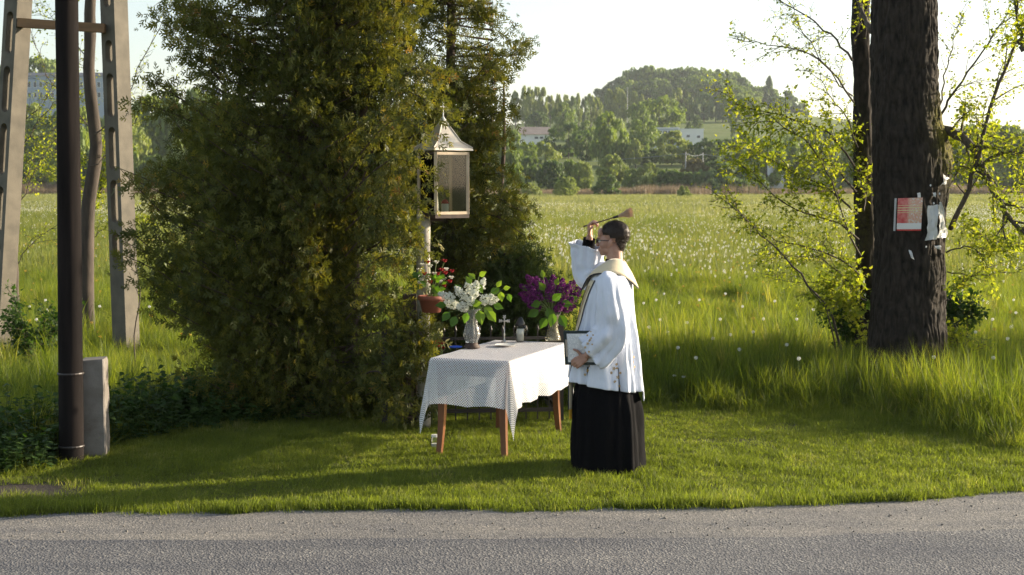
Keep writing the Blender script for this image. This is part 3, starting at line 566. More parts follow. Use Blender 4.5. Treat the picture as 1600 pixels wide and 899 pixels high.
# ------------------------------------------------------------------ far buildings, power poles and wires
def building(name, label, px0, px1, top, base, D, depth, wallmat, roofmat, roof_h=.4, over=.3, windows=(), win_size=(1.2, 1.3), yaw=0.):
    x0 = (px0 - 800) / F * D; x1 = (px1 - 800) / F * D; zt_ = CAM_H + (288 - top) / F * D; zg = min(float(terr(x0, D)), CAM_H + (288 - base) / F * D) - 1
    t = thing(name, ((x0 + x1) / 2, D, zg), label, 'building')
    G().add(*box(x0, x1, D, D + depth, zg, zt_ - roof_h)).build('wall', wallmat, t)
    if roof_h < 1: G().add(*box(x0 - over, x1 + over, D - over, D + depth + over, zt_ - roof_h + .003, zt_)).build('roof', roofmat, t)
    else:
        V = [(x0 - over, D - over, zt_ - roof_h), (x1 + over, D - over, zt_ - roof_h), (x1 + over, D + depth + over, zt_ - roof_h), (x0 - over, D + depth + over, zt_ - roof_h), (x0 + roof_h * .6, D + depth / 2, zt_), (x1 - roof_h * .6, D + depth / 2, zt_)]
        G().add(V, [(0, 1, 5, 4), (2, 3, 4, 5), (1, 2, 5), (3, 0, 4), (3, 2, 1, 0)]).build('roof', roofmat, t)
    for wx, wy in windows:
        cx = (wx - 800) / F * D; cz = CAM_H + (288 - wy) / F * D; w, h = win_size
        fr = G().add(*box(cx - w / 2 - .12, cx + w / 2 + .12, D - .06, D + .02, cz - h / 2 - .12, cz - h / 2)).add(*box(cx - w / 2 - .12, cx + w / 2 + .12, D - .06, D + .02, cz + h / 2, cz + h / 2 + .12))
        for s in (-1, 1): fr.add(*box(cx + s * (w / 2 + .06) - .06, cx + s * (w / 2 + .06) + .06, D - .06, D + .02, cz - h / 2, cz + h / 2))
        fo = fr.build('window', M['render_white'], t); G().add(*box(cx - w / 2, cx + w / 2, D - .03, D + .02, cz - h / 2, cz + h / 2)).build('pane', M['window_dark'], fo)
    return t
building('flat_building', 'white flat roofed building with small windows among trees below the field', 1060, 1098, 202, 226, 430, 12, M['render_white'], M['render_white'], .35, .1, [(1074, 213.5), (1090, 214.5)], (.9, .7))
building('grey_annex', 'pale grey glazed annex adjoining the left of the white flat building', 1022, 1059.6, 200, 224, 431, 11, M['render_grey'], M['render_white'], .35, .1, [(1030, 211), (1038, 211), (1046, 211), (1054, 211)], (1.1, 2.2))
building('long_shed', 'long low shed with brown roof and pale walls left of the dark tree', 806, 866, 198, 220, 425, 12, M['render_white'], M['roof_brown'], 2.4, .5, [(838, 216), (846, 216)], (1., .6))
building('apartment_house', 'pale blue building with dark roof and rows of windows behind the poles', 34, 190, 113, 170, 480, 14, M['render_blue'], M['roof_dark'], 1.6, .4, [(x, y) for y in (134, 150) for x in range(42, 184, 9)], (.95, 1.6))
building('small_white_house', 'small white house glimpsed through the maple twigs', 1206, 1224, 228, 258, 290, 6, M['render_white'], M['roof_dark'], 1.2, .3, [(1212, 246)], (.6, .7))
building('far_house', 'pale far house seen left of the thuja top behind the trees', 300, 345, 138, 160, 500, 9, M['render_blue'], M['roof_dark'], 1.8, .4, [(312, 151), (330, 151)], (1.2, 1.2))
pp = []
for px, top, D in ((1071.5, 238, 300), (1098.5, 239, 322), (1231, 195, 380), (980.5, 137, 640)):
    p = aty(px, top, D); zg = float(terr(p[0], D)); t = thing('power_pole', (p[0], D, zg), {1071.5: 'pale concrete power pole, left one of the pair before the white building', 1098.5: 'pale concrete power pole with short crossarm, right one of the pair', 1231: 'thin pale pole beyond the maple twigs', 980.5: 'tall thin mast rising before the left end of the hill wood'}[px], 'power pole')
    G().add(*tube([(p[0], D, zg - .3), (p[0], D, p[2])], [.16, .11], 8)).build('pole', M['pole_far'], t)
    G().add(*bar((p[0] - .7, D, p[2] - .35), (p[0] + .7, D, p[2] - .35), .1)).build('crossarm', M['pole_far'], t); pp.append(p)
def wire(a, b, sag, label):
    a = np.array(a); b = np.array(b); s = np.linspace(0, 1, 24)[:, None]; P = a + (b - a) * s; P[:, 2] -= (4 * sag * s * (1 - s))[:, 0]
    tag(G().add(*tube(P, .035, 4)).build('power_line', M['wire']), label, 'power line')
wire(aty(560, 255, 290), pp[0] - np.array((0, 0, .3)), 1.2, 'power line running left from the pair of far power poles'); wire(pp[0] - np.array((0, 0, .3)), pp[1] - np.array((0, 0, .3)), .4, 'short power line span between the two far power poles'); wire(pp[1] - np.array((0, 0, .3)), aty(1420, 262, 330), 1.0, 'power line running right from the pair of far power poles')

# ------------------------------------------------------------------ concrete A-frame pole, tarred wooden pole, stub
def ladder_leg(base, top, w, d, yaw, holes):
    """concrete leg with oval through-holes; holes = [(z0,z1)] along the leg, 0..1"""
    base = np.array(base); top = np.array(top); L = np.linalg.norm(top - base); ez = (top - base) / L
    ex = np.array((math.cos(yaw), math.sin(yaw), 0)); ex = unit(ex - ez * (ex @ ez)); ey = np.cross(ez, ex)
    V = []; Fc = []
    def put(pts): o = len(V); V.extend(pts); return list(range(o, o + len(pts)))
    cuts = [0.] + [v for h in holes for v in h] + [L]
    hw = w * .25; n = 8
    for k in range(len(cuts) - 1):
        a, b = cuts[k], cuts[k + 1]
        if b - a < 1e-3: continue
        if k % 2 == 0:
            f = put([(-w / 2, 0, a), (w / 2, 0, a), (w / 2, 0, b), (-w / 2, 0, b)]); r = put([(-w / 2, d, a), (w / 2, d, a), (w / 2, d, b), (-w / 2, d, b)])
            Fc += [(f[0], f[1], f[2], f[3]), (r[3], r[2], r[1], r[0])]
        else:
            ring = [(hw * math.cos(t), a + hw + .01 + hw * math.sin(t)) for t in np.linspace(-math.pi, 0, n)] + [(hw * math.cos(t), b - hw - .01 + hw * math.sin(t)) for t in np.linspace(0, math.pi, n)]
            outer = [(-w / 2, a + hw)] + [(-w / 2, a)] + [(x, a) for x in np.linspace(-w / 2, w / 2, n - 2)[1:-1]] + [(w / 2, a)] + [(w / 2, a + hw)]
            outer = outer[:n] + [(-x, a + b - z) for x, z in outer[:n]]
            for y, flip in ((0, 1), (d, 0)):
                i = put([(x, y, z) for x, z in ring]); o_ = put([(x, y, z) for x, z in outer])
                for q in range(2 * n):
                    q2 = (q + 1) % (2 * n); f = (o_[q], o_[q2], i[q2], i[q]); Fc.append(f if flip else f[::-1])
            i = put([(x, 0, z) for x, z in ring]); j = put([(x, d, z) for x, z in ring])
            for q in range(2 * n): q2 = (q + 1) % (2 * n); Fc.append((i[q2], j[q2], j[q], i[q]))
    s = put([(-w / 2, 0, 0), (-w / 2, d, 0), (-w / 2, d, L), (-w / 2, 0, L), (w / 2, 0, 0), (w / 2, d, 0), (w / 2, d, L), (w / 2, 0, L)])
    Fc += [(s[0], s[3], s[2], s[1]), (s[4], s[5], s[6], s[7]), (s[3], s[7], s[6], s[2])]
    V = np.array(V, float); return base + V[:, :1] * ex + V[:, 1:2] * ey + V[:, 2:] * ez, Fc
M['dark_concrete'] = solid('dark_concrete', (.22, .20, .17), .9, c2=(.15, .135, .11), scale=5, bmp=.5, bscale=70)
YP = 17.0
af = thing('concrete_pole', (aty(90, 560, YP)[0], YP, 0), 'concrete A-frame power pole of two leaning legs with oval holes', 'power pole')
hz = lambda py0, py1, L=None: None
def legspec(pxb, pyb, pxt, pyt, w, d, yaw, ys, label):
    b = aty(pxb, pyb, YP); t_ = aty(pxt, pyt, YP); b0 = b + (t_ - b) * ((-.3 - b[2]) / (t_[2] - b[2])); u = unit(t_ - b0); topz = 6.4; t2 = b0 + u * ((topz + .3) / u[2])
    hs = []
    for y0, y1 in ys: hs.append((((CAM_H + (288 - y1) / F * YP) + .3) / u[2], ((CAM_H + (288 - y0) / F * YP) + .3) / u[2]))
    hs.sort(); V, Fc = ladder_leg(b0, t2, w, d, yaw, hs); o = G().add(V, Fc).build('leg', M['concrete'], af); o['label'] = label
    return b0, t2
RL = legspec(186, 520, 167, 0, .225, .21, R(-32), [(-130, -70), (-60, 17), (64, 102), (115, 186), (198, 268), (280, 350), (362, 412)], 'right leg with a painted number')
legspec(-12, 520, 17, 0, .225, .21, R(-32), [(-130, -70), (-60, 5), (20, 88), (104, 178), (192, 275), (290, 365), (380, 440)], 'left leg')
a = aty(30, 36, YP); b = aty(165, 45, YP); G().add(*bar(a + (0, -.02, 0), b + (0, -.02, 0), .1, .1)).build('crossbeam', M['beam_wood'], af)
nb = bpy.data.curves.new('number_text', 'FONT'); nb.body = '30'; nb.size = .17; nb.extrude = .001; nb.align_x = 'CENTER'; tmp = bpy.data.objects.new('number_text', nb); sc.collection.objects.link(tmp)
me = bpy.data.meshes.new_from_object(tmp.evaluated_get(bpy.context.evaluated_depsgraph_get())); bpy.data.objects.remove(tmp); me.name = 'painted_number'; me.materials.append(M['paper']); fo = bpy.data.objects.new('painted_number', me); sc.collection.objects.link(fo); fo.parent = af
ex_ = np.array((math.cos(R(-32)), math.sin(R(-32)), 0)); ey_ = np.array((-ex_[1], ex_[0], 0)); zc3 = CAM_H + (288 - 408) / F * YP; u3 = (zc3 + .3) / (RL[1][2] + .3); c3 = RL[0] + (RL[1] - RL[0]) * u3 + ex_ * (.1125 + .004) + ey_ * .105
fo.matrix_world = Matrix(((ey_[0], 0, ex_[0], c3[0] - af.location[0]), (ey_[1], 0, ex_[1], c3[1] - af.location[1]), (0, 1, 0, c3[2]), (0, 0, 0, 1)))
# the number sits on the sunlit side face of the right leg
pole = thing('wooden_pole', (*atz(112, 722)[:2], 0), 'dark tarred round wooden pole in front of the concrete A-frame', 'pole')
P0 = atz(112, 722); Pt = aty(104, 0, P0[1]); d = Pt - P0; Pt = P0 + d * 1.9; Pb = P0 - d * .06
PL = np.array([Pb + (Pt - Pb) * t for t in np.linspace(0, 1, 60)]); V, Fc = tube(PL, np.linspace(.091, .072, 60), 20)
cc = np.repeat(np.vstack([PL]), 20, 0); dd = V - cc; V = cc + dd * (1 + .05 * fbm(np.concatenate([dd * 28, np.zeros((len(dd), 0))], 1) + V * np.array((0, 0, .7)), 3))[:, None]
G().add(V, Fc).build('shaft', M['tar_wood'], pole, smooth=True)
for z in (.66, .12): q = P0 + d / d[2] * z; V, Fc = lathe([(.094, z - .008), (.097, z), (.094, z + .008)], 20, (q[0], q[1], 0)); G().add(V, Fc).build('wire_band', M['iron'], pole)
sb = atz(149, 716); V, F_ = box(-.088, .088, -.07, .13, -.2, .74); V = V.copy()
g = G()
nx, nz = 6, 26; tt = []   # bevelled, slightly rough concrete stub
ring = [(-.088, -.06), (-.078, -.07), (.078, -.07), (.088, -.06), (.088, .12), (.078, .13), (-.078, .13), (-.088, .12)]; zs = list(np.linspace(-.2, .73, 26)); VV = []
for z in zs: VV += [(x * (1 - .0 * z), y, z) for x, y in ring]
VV += [(x * .95, y * .95, .745 + .012 * (x > 0)) for x, y in ring]; VV = np.array(VV); VV += .005 * np.stack([vn(VV * 22 + 3), vn(VV * 20), vn(VV * 17 + 8)], -1); Fq = grid_faces(27, 8, True).tolist() + [tuple(range(26 * 8, 27 * 8))]
VV = VV @ np.array(Matrix.Rotation(R(6), 3, 'Z')).T + sb; tag(G().add(VV, Fq).build('concrete_stub', M['stub_concrete']), 'short square weathered concrete stub standing beside the tarred pole', 'concrete post')

# ------------------------------------------------------------------ thujas
sp = []   # flat scale-leaf spray, +Y is its axis
def _d(b, d, l, w): d = np.array(d, float) / np.linalg.norm(d); s = np.array((-d[1], d[0], 0)); b = np.array(b, float); return [b, b + d * l * .45 + s * w, b + d * l + (0, 0, -.05 * l), b + d * l * .45 - s * w]
for k, (y, a, l) in enumerate([(0, 0, 1.0), (.1, .95, .5), (.22, -.85, .6), (.42, .7, .5), (.55, -.75, .40), (.72, .6, .26)]): sp += _d((0, y, 0), (math.sin(a), math.cos(a), .12 * math.sin(k * 2)), l, .075 if k else .06)
SPV = np.array(sp); SPF = np.arange(len(sp)).reshape(-1, 4)
pt = lambda px, py, Y: tuple(aty(px, py, Y))
def thuja(label, X, Y, stems, ext, nbr, size, ztop, z0=.1, mat='thuja', gap=0., droop=.5, dens_=9, name='thuja_tree', cat='thuja', seed=1, depth=.8, inner=.25, extra=(), airy=False):
    """ext: table (z, left reach, right reach)"""
    r = np.random.default_rng(seed); t = thing(name, (X, Y, 0), label, cat); tg = G(); bg_ = G(); P = []; D = []; N = []; S = []; Rn = []
    for sx, sy, h in stems:
        pts = bez([(X + sx, Y + sy, -.1), (X + sx * 1.1, Y + sy, h * .4), (X + sx * 1.3 + .03, Y + sy * 1.2, h * .75), (X + sx * 1.4, Y + sy * 1.3, h)], 12)
        tg.add(*tube(pts, np.linspace(.055, .012, 12) * (h / 4), 7))
    for i in range(nbr):
        z = z0 + (ztop - z0) * r.uniform(0, 1) ** .9; l_, r_ = interp(ext, z); a = r.uniform(0, 6.28); ca, sa = math.cos(a), math.sin(a)
        if airy and z > 2.5 and ca < .15 and r.uniform() < .62: continue
        ex = r_ if ca > 0 else l_; Lr = 1 / math.sqrt((ca / max(ex, .05)) ** 2 + (sa / (depth * max(.35, (l_ + r_) / 2 / max(q[1] for q in ext)))) ** 2)
        Lr *= r.uniform(.62, 1.08) if r.uniform() < .8 else r.uniform(.3, .7)
        if gap and vn(np.array([ca * 1.5 + seed, sa * 1.5, z * 1.3])) > gap: Lr *= .45
        sx, sy, h = stems[r.integers(len(stems))]; zb = max(.05, z - Lr * r.uniform(.15, .5)); b = np.array((X + sx * 1.1, Y + sy, zb)); tip = np.array((X + ca * Lr, Y + sa * Lr, z))
        m_ = b + (tip - b) * .55 - np.array((0, 0, .12 * Lr)); br = bez([b, m_, tip], 7); bg_.add(*tube(br, np.linspace(.012, .003, 7), 4, False))
        nc = max(2, int(dens_ * (Lr ** .6) * .9))
        for q in range(nc):
            u = r.uniform(inner, 1.0) ** .8; c = b + (m_ - b) * min(1, u * 1.8) if u < .55 else m_ + (tip - m_) * ((u - .55) / .45)
            k = r.integers(11, 19); off = r.normal(0, .07, (k, 3)); P.append(c + off)
            out = unit(np.array((ca, sa, .35))); dv = out + r.normal(0, .55, (k, 3)) + np.array((0, 0, -droop * r.uniform(0, 1.4))); D.append(dv); N.append(np.cross(unit(dv), (0, 0, 1)) + r.normal(0, .45, (k, 3)))
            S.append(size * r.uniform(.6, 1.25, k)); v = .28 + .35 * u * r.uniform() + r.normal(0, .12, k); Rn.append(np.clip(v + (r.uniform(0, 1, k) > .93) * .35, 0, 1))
    for (p0, p1, p2, n2) in extra:      # single long boughs that hang where the photograph shows them
        br = bez([p0, p1, p2], 9); bg_.add(*tube(br, np.linspace(.010, .003, 9), 4, False))
        for u in np.linspace(.25, 1, n2):
            c = br[min(8, int(u * 8))]; k = r.integers(12, 20); P.append(c + r.normal(0, .06, (k, 3))); dv = unit(np.array(p2) - np.array(p0)) * .6 + r.normal(0, .5, (k, 3)) + np.array((0, 0, -.45)); D.append(dv); N.append(np.cross(unit(dv), (0, 0, 1)) + r.normal(0, .45, (k, 3))); S.append(size * r.uniform(.6, 1.25, k)); Rn.append(np.clip(.5 + r.normal(0, .2, k), 0, 1))
    tg.build('trunk', M['thuja_bark'], t, smooth=True); bg_.build('limbs', M['thuja_bark'], t)
    cg = G(); scatter(cg, SPV, SPF, np.concatenate(P), np.concatenate(D), np.concatenate(N), np.concatenate(S), np.concatenate(Rn)); cg.build('crown', M[mat], t); return t
XL = (455 - 800) / F * 12.9
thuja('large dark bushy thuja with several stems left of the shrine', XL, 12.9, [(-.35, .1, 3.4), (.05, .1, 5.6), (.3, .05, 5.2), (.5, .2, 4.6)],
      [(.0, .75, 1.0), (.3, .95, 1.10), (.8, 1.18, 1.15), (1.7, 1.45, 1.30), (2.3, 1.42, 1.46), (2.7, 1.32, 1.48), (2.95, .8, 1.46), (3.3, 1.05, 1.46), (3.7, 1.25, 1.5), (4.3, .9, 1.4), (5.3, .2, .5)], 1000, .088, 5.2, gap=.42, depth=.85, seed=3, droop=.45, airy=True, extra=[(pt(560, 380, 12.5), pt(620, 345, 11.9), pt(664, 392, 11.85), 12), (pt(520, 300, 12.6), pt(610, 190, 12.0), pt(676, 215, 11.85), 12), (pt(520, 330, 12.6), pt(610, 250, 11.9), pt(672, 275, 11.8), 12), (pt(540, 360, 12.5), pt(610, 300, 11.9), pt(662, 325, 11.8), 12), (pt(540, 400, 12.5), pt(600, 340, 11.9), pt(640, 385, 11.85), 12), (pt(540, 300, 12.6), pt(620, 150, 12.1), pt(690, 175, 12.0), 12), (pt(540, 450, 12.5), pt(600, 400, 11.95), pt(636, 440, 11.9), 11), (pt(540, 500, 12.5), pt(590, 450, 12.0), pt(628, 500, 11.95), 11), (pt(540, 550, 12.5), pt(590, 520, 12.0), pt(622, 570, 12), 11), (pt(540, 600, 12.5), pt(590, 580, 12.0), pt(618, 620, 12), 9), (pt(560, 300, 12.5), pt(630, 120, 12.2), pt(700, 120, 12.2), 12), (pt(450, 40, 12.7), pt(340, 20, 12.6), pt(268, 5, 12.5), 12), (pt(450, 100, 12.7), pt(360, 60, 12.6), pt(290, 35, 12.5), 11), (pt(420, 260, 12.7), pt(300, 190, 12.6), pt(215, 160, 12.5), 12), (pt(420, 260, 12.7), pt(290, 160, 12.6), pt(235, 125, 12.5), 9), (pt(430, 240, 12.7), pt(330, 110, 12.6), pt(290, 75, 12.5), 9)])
XR = (706 - 800) / F * 13.9
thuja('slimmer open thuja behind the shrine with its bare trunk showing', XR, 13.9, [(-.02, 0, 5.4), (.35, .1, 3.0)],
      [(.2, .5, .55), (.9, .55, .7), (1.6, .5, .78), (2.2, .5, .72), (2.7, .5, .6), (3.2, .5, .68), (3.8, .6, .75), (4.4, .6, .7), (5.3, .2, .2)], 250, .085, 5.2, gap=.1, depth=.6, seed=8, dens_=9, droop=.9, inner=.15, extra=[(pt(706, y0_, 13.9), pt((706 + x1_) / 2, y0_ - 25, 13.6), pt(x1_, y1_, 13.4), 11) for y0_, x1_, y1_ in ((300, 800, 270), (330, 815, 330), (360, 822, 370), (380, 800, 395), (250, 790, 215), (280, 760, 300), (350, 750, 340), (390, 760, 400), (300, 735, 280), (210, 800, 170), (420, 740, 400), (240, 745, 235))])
thuja('low spreading dark juniper bush behind the purple lilac vase', (825 - 800) / F * 13.6, 13.6, [(0, 0, 1.0), (-.3, .1, .9)],
      [(0, .7, .40), (.5, .9, .42), (.9, .75, .40), (1.15, .5, .25), (1.42, .25, .02)], 230, .075, 1.42, mat='juniper', depth=.6, seed=5, name='juniper_bush', cat='bush', droop=-.3)
thuja('small dark thuja shoot leaning round the iron fence by the shrine post', (644 - 800) / F * 12.2, 12.15, [(0, 0, .9)], [(0, .22, .15), (.8, .2, .16), (1.05, .1, .1)], 26, .10, 1.0, depth=.2, seed=15, name='thuja_bush', cat='bush')

# ------------------------------------------------------------------ broadleaf twigs with spring leaves
LFV = np.array([(0, 0, 0), (-.42, .38, .06), (-.2, .55, .02), (0, 1, -.1), (.2, .55, .02), (.42, .38, .06), (0, .45, -.04)]); LFF = np.array([(0, 6, 1), (1, 6, 2), (2, 6, 3), (3, 6, 4), (4, 6, 5), (5, 6, 0)])
def leaves_on(g, pts, r, step, ls, k=(2, 4), spread=.03, t0=.0):
    seg = np.diff(pts, axis=0); L = np.concatenate([[0], np.cumsum(np.linalg.norm(seg, axis=1))]); n = max(1, int(L[-1] * (1 - t0) / step))
    for s in np.linspace(L[-1] * t0, L[-1], n):
        i = min(len(pts) - 2, np.searchsorted(L, s) - 1 if s > 0 else 0); c = pts[i] + (pts[i + 1] - pts[i]) * ((s - L[i]) / (L[i + 1] - L[i] + 1e-9)); m = r.integers(*k)
        D = unit(seg[i]) * .6 + r.normal(0, .8, (m, 3)) + np.array((0, 0, -.25)); scatter(g, LFV, LFF, c + r.normal(0, spread, (m, 3)), D, np.tile((0, 0, 1.), (m, 1)) + r.normal(0, .55, (m, 3)), ls * r.uniform(.5, 1.25, m), r.uniform(0, 1, m))
name_scale = True
def limb(pts, r0, seed, tw, lf, ntw=10, tl=(.25, .6), step=.05, ls=.042, t0=.2, up=.2, n=16, side=4, k=(2, 4), taper=.2):
    """a branch with side twigs; tw, lf collect wood and leaves"""
    ls *= 1.16; ntw = int(ntw * 1.45); k = (k[0] + 1, k[1] + 3); r = np.random.default_rng(seed); P = bez(pts, n); P[1:-1] += r.normal(0, .012, (n - 2, 3)); tw.add(*tube(P, np.linspace(r0, r0 * taper, n), 7 if r0 > .02 else 5))
    for i in range(ntw):
        u = t0 + (1 - t0) * (i + r.uniform()) / ntw; q = u * (n - 1); j = min(n - 2, int(q)); b = P[j] + (P[j + 1] - P[j]) * (q - j); d = unit(P[j + 1] - P[j])
        v = unit(d * .9 + r.normal(0, .55, 3) + np.array((0, 0, up))); L = r.uniform(*tl) * (1.15 - .5 * u); e = b + v * L + np.array((0, 0, -.12 * L)); Q = bez([b, b + v * L * .5 + r.normal(0, .02, 3), e], 6); tw.add(*tube(Q, np.linspace(max(.0035, r0 * .28), .0015, 6), 4, False)); leaves_on(lf, Q, r, step, ls, k, t0=.15)
        for w_ in range(side if L > .3 else 1):
            b2 = Q[r.integers(2, 5)]; v2 = unit(v + r.normal(0, .6, 3)); e2 = b2 + v2 * L * .4; Q2 = bez([b2, (b2 + e2) / 2 + r.normal(0, .012, 3), e2], 4); tw.add(*tube(Q2, .0017, 3, False)); leaves_on(lf, Q2, r, step, ls * .9, k)
    leaves_on(lf, P[int(n * .7):], r, step, ls, k)
# ------------------------------------------------------------------ the big trunk on the right
def bark_mat():
    m, nt, b = newmat('old_bark'); L = nt.links; n1 = noise(nt, 22, 5, (1, 1, .36)); n2 = noise(nt, 3, 4)
    base = gmix(nt, ramp(nt, n2, [(.35, (0, 0, 0)), (.65, (1, 1, 1))]), ramp(nt, n1, [(.3, (.010, .008, .007)), (.7, (.050, .040, .032))]), ramp(nt, n1, [(.3, (.009, .008, .007)), (.7, (.042, .034, .027))]))
    at = node(nt, 'ShaderNodeAttribute', attribute_name='rnd'); mm = node(nt, 'ShaderNodeMath', operation='MULTIPLY'); L.new(at.outputs['Fac'], mm.inputs[0]); L.new(ramp(nt, noise(nt, 25, 4), [(.35, (0, 0, 0)), (.55, (1, 1, 1))]), mm.inputs[1])
    L.new(gmix(nt, mm.outputs[0], base, ramp(nt, noise(nt, 60, 3), [(.3, (.07, .075, .015)), (.7, (.20, .17, .03))])), b.inputs['Base Color']); b.inputs['Roughness'].default_value = .92; b.inputs['Specular IOR Level'].default_value = .2
    bump(nt, b, n1, .8, .012); return m
M['old_bark'] = bark_mat()
YT = 14.7
def trunk_mesh(tab, Y, ztop, nz, na, ridge, bulge=None, moss=None, lean=0.):
    """tab rows: photo y, left px, right px at distance Y"""
    T = np.array([(CAM_H + (288 - y) / F * Y * 1.0, (l + r_) / 2, (r_ - l) / 2) for y, l, r_ in tab]); T = T[np.argsort(T[:, 0])]
    zs = np.linspace(-.25, ztop, nz); th = np.arange(na) * 2 * math.pi / na; c = (np.interp(zs, T[:, 0], T[:, 1]) - 800) / F * Y; rr = np.interp(zs, T[:, 0], T[:, 2]) / F * Y
    Z_, A = np.meshgrid(zs, th, indexing='ij'); C = c[:, None]; Rr = rr[:, None] * np.ones_like(A)
    Rr = Rr * (1 + .05 * vn(np.stack([np.cos(A) * 1.2, np.sin(A) * 1.2, Z_ * .6], -1)) + .10 * np.exp(-np.clip(Z_, 0, 9) / .16) * (.6 + .6 * vn(np.stack([np.cos(A) * 2.4, np.sin(A) * 2.4, Z_ * 0], -1))))
    pc = np.stack([np.cos(A) * Rr * 22, np.sin(A) * Rr * 22, Z_ * 5.5], -1); w = vn(pc * .35) * 1.3; f = vn(pc + w[..., None] * np.array((1, 1, .3))); f2 = vn(pc * 2.3)
    cr = vn(np.stack([np.cos(A) * Rr * 16, np.sin(A) * Rr * 16, Z_ * 15], -1) + 3); Rr = Rr - ridge * (1 - np.abs(f)) ** 2.2 - ridge * .45 * (1 - np.abs(cr)) ** 5 + ridge * .4 * f2 + ridge * .5
    m = np.zeros_like(A)
    if bulge:
        for (az, zz, sa, sz, amp) in bulge: da = (A - az + math.pi) % (2 * math.pi) - math.pi; Rr = Rr + amp * np.exp(-(da / sa) ** 2 - ((Z_ - zz) / sz) ** 2)
    if moss:
        for (az, zz, sa, sz, amp) in moss: da = (A - az + math.pi) % (2 * math.pi) - math.pi; m = m + amp * np.exp(-(da / sa) ** 2 - ((Z_ - zz) / sz) ** 2)
    V = np.stack([C + Rr * np.cos(A), Y + Rr * np.sin(A), Z_], -1).reshape(-1, 3); return V, grid_faces(nz, na, True), np.clip(m, 0, 1).ravel()
tb = thing('old_tree', (*(aty(1424, 560, YT)[:2]), 0), 'thick dark rough barked tree trunk with a poster nailed to it', 'tree')
zz = lambda py, Y=14.7: CAM_H + (288 - py) / F * Y
V, Fq, mo = trunk_mesh([(-400, 1360, 1448), (-100, 1358, 1452), (0, 1357.5, 1455), (100, 1357, 1458), (170, 1360, 1462), (200, 1361, 1463), (260, 1363, 1470), (320, 1365, 1473), (400, 1367, 1475), (500, 1364, 1479), (545, 1360, 1484), (590, 1352, 1492), (640, 1340, 1505)], YT, 6.6, 520, 300, .020,
   bulge=[(0.05, zz(238), .55, .26, .11), (-.25, zz(290), .4, .3, .03), (-1.45, zz(215), .45, .16, .035), (-1.45, zz(222), .2, .09, -.05)], moss=[(-.15, zz(222), .55, .35, 1.3), (-.5, zz(190), .5, .2, .5), (-.6, zz(553), 1.2, .12, .6)])
tr = G().add(V, Fq, mo).build('trunk', M['old_bark'], tb, smooth=True)
tw, lf = G(), G()
pt0 = pt; pt = lambda px, py, Y: pt0(px, py, Y - 2.6)
limb([pt(1462, 196, 17.3), pt(1490, 208, 17.2), pt(1522, 235, 17.0), pt(1548, 290, 16.9), pt(1572, 335, 16.8), pt(1610, 372, 16.7), pt(1680, 390, 16.6)], .055, 21, tw, lf, 16, (.3, .7), .06, .04, .1, n=18)
limb([pt(1485, 358, 17.2), pt(1512, 300, 17.0), pt(1530, 235, 16.9), pt(1556, 150, 16.8), pt(1583, 65, 16.7), pt(1590, 0, 16.6), pt(1600, -60, 16.6)], .028, 22, tw, lf, 18, (.25, .7), .065, .038, .12, n=18)
limb([pt(1470, 180, 17.3), pt(1500, 130, 17.2), pt(1540, 75, 17.1), pt(1575, 30, 17.0), pt(1610, -10, 17)], .014, 23, tw, lf, 11, (.2, .55), .08, .034, .1)
limb([pt(1468, 165, 17.4), pt(1478, 110, 17.4), pt(1492, 60, 17.4), pt(1500, 20, 17.4)], .010, 24, tw, lf, 8, (.15, .4), .08, .034, .3)
limb([pt(1530, 270, 16.9), pt(1560, 240, 16.8), pt(1600, 238, 16.7), pt(1650, 230, 16.6)], .018, 25, tw, lf, 9, (.25, .5), .06, .04)
limb([pt(1560, 310, 16.9), pt(1590, 290, 17.1), pt(1630, 250, 17.2)], .014, 26, tw, lf, 7, (.2, .5), .06, .04)
limb([pt(1478, 395, 17.1), pt(1510, 385, 16.9), pt(1545, 395, 16.8), pt(1600, 380, 16.7)], .009, 27, tw, lf, 9, (.2, .45), .05, .042)
limb([pt(1480, 425, 17.2), pt(1530, 432, 17.0), pt(1580, 420, 16.9), pt(1640, 405, 16.8)], .007, 28, tw, lf, 7, (.15, .35), .09, .03)
limb([pt(1480, 300, 17.2), pt(1500, 265, 17.4), pt(1530, 240, 17.5), pt(1545, 200, 17.6)], .012, 29, tw, lf, 9, (.2, .5), .05, .045)
limb([pt(1570, 370, 16.8), pt(1560, 380, 16.9), pt(1540, 372, 17.0), pt(1520, 350, 17.0)], .008, 30, tw, lf, 7, (.2, .4), .05, .045)
limb([pt(1600, 80, 16.2), pt(1595, 60, 16.2), pt(1606, 40, 16.2)], .03, 31, tw, lf, 5, (.1, .25), .03, .05)
limb([pt(1478, 470, 17.1), pt(1492, 455, 17.0), pt(1505, 440, 16.95)], .006, 32, tw, lf, 6, (.15, .35), .05, .045)
limb([pt(1362, 50, 17.6), pt(1350, 30, 17.8), pt(1330, -20, 18), pt(1290, -80, 18)], .03, 33, tw, lf, 6, (.3, .6), .1, .03)
pt = pt0; tw.build('branches', M['twig'], tb, smooth=True); o = lf.build('foliage', M['spring_leaf'], tb); o['kind'] = 'stuff'
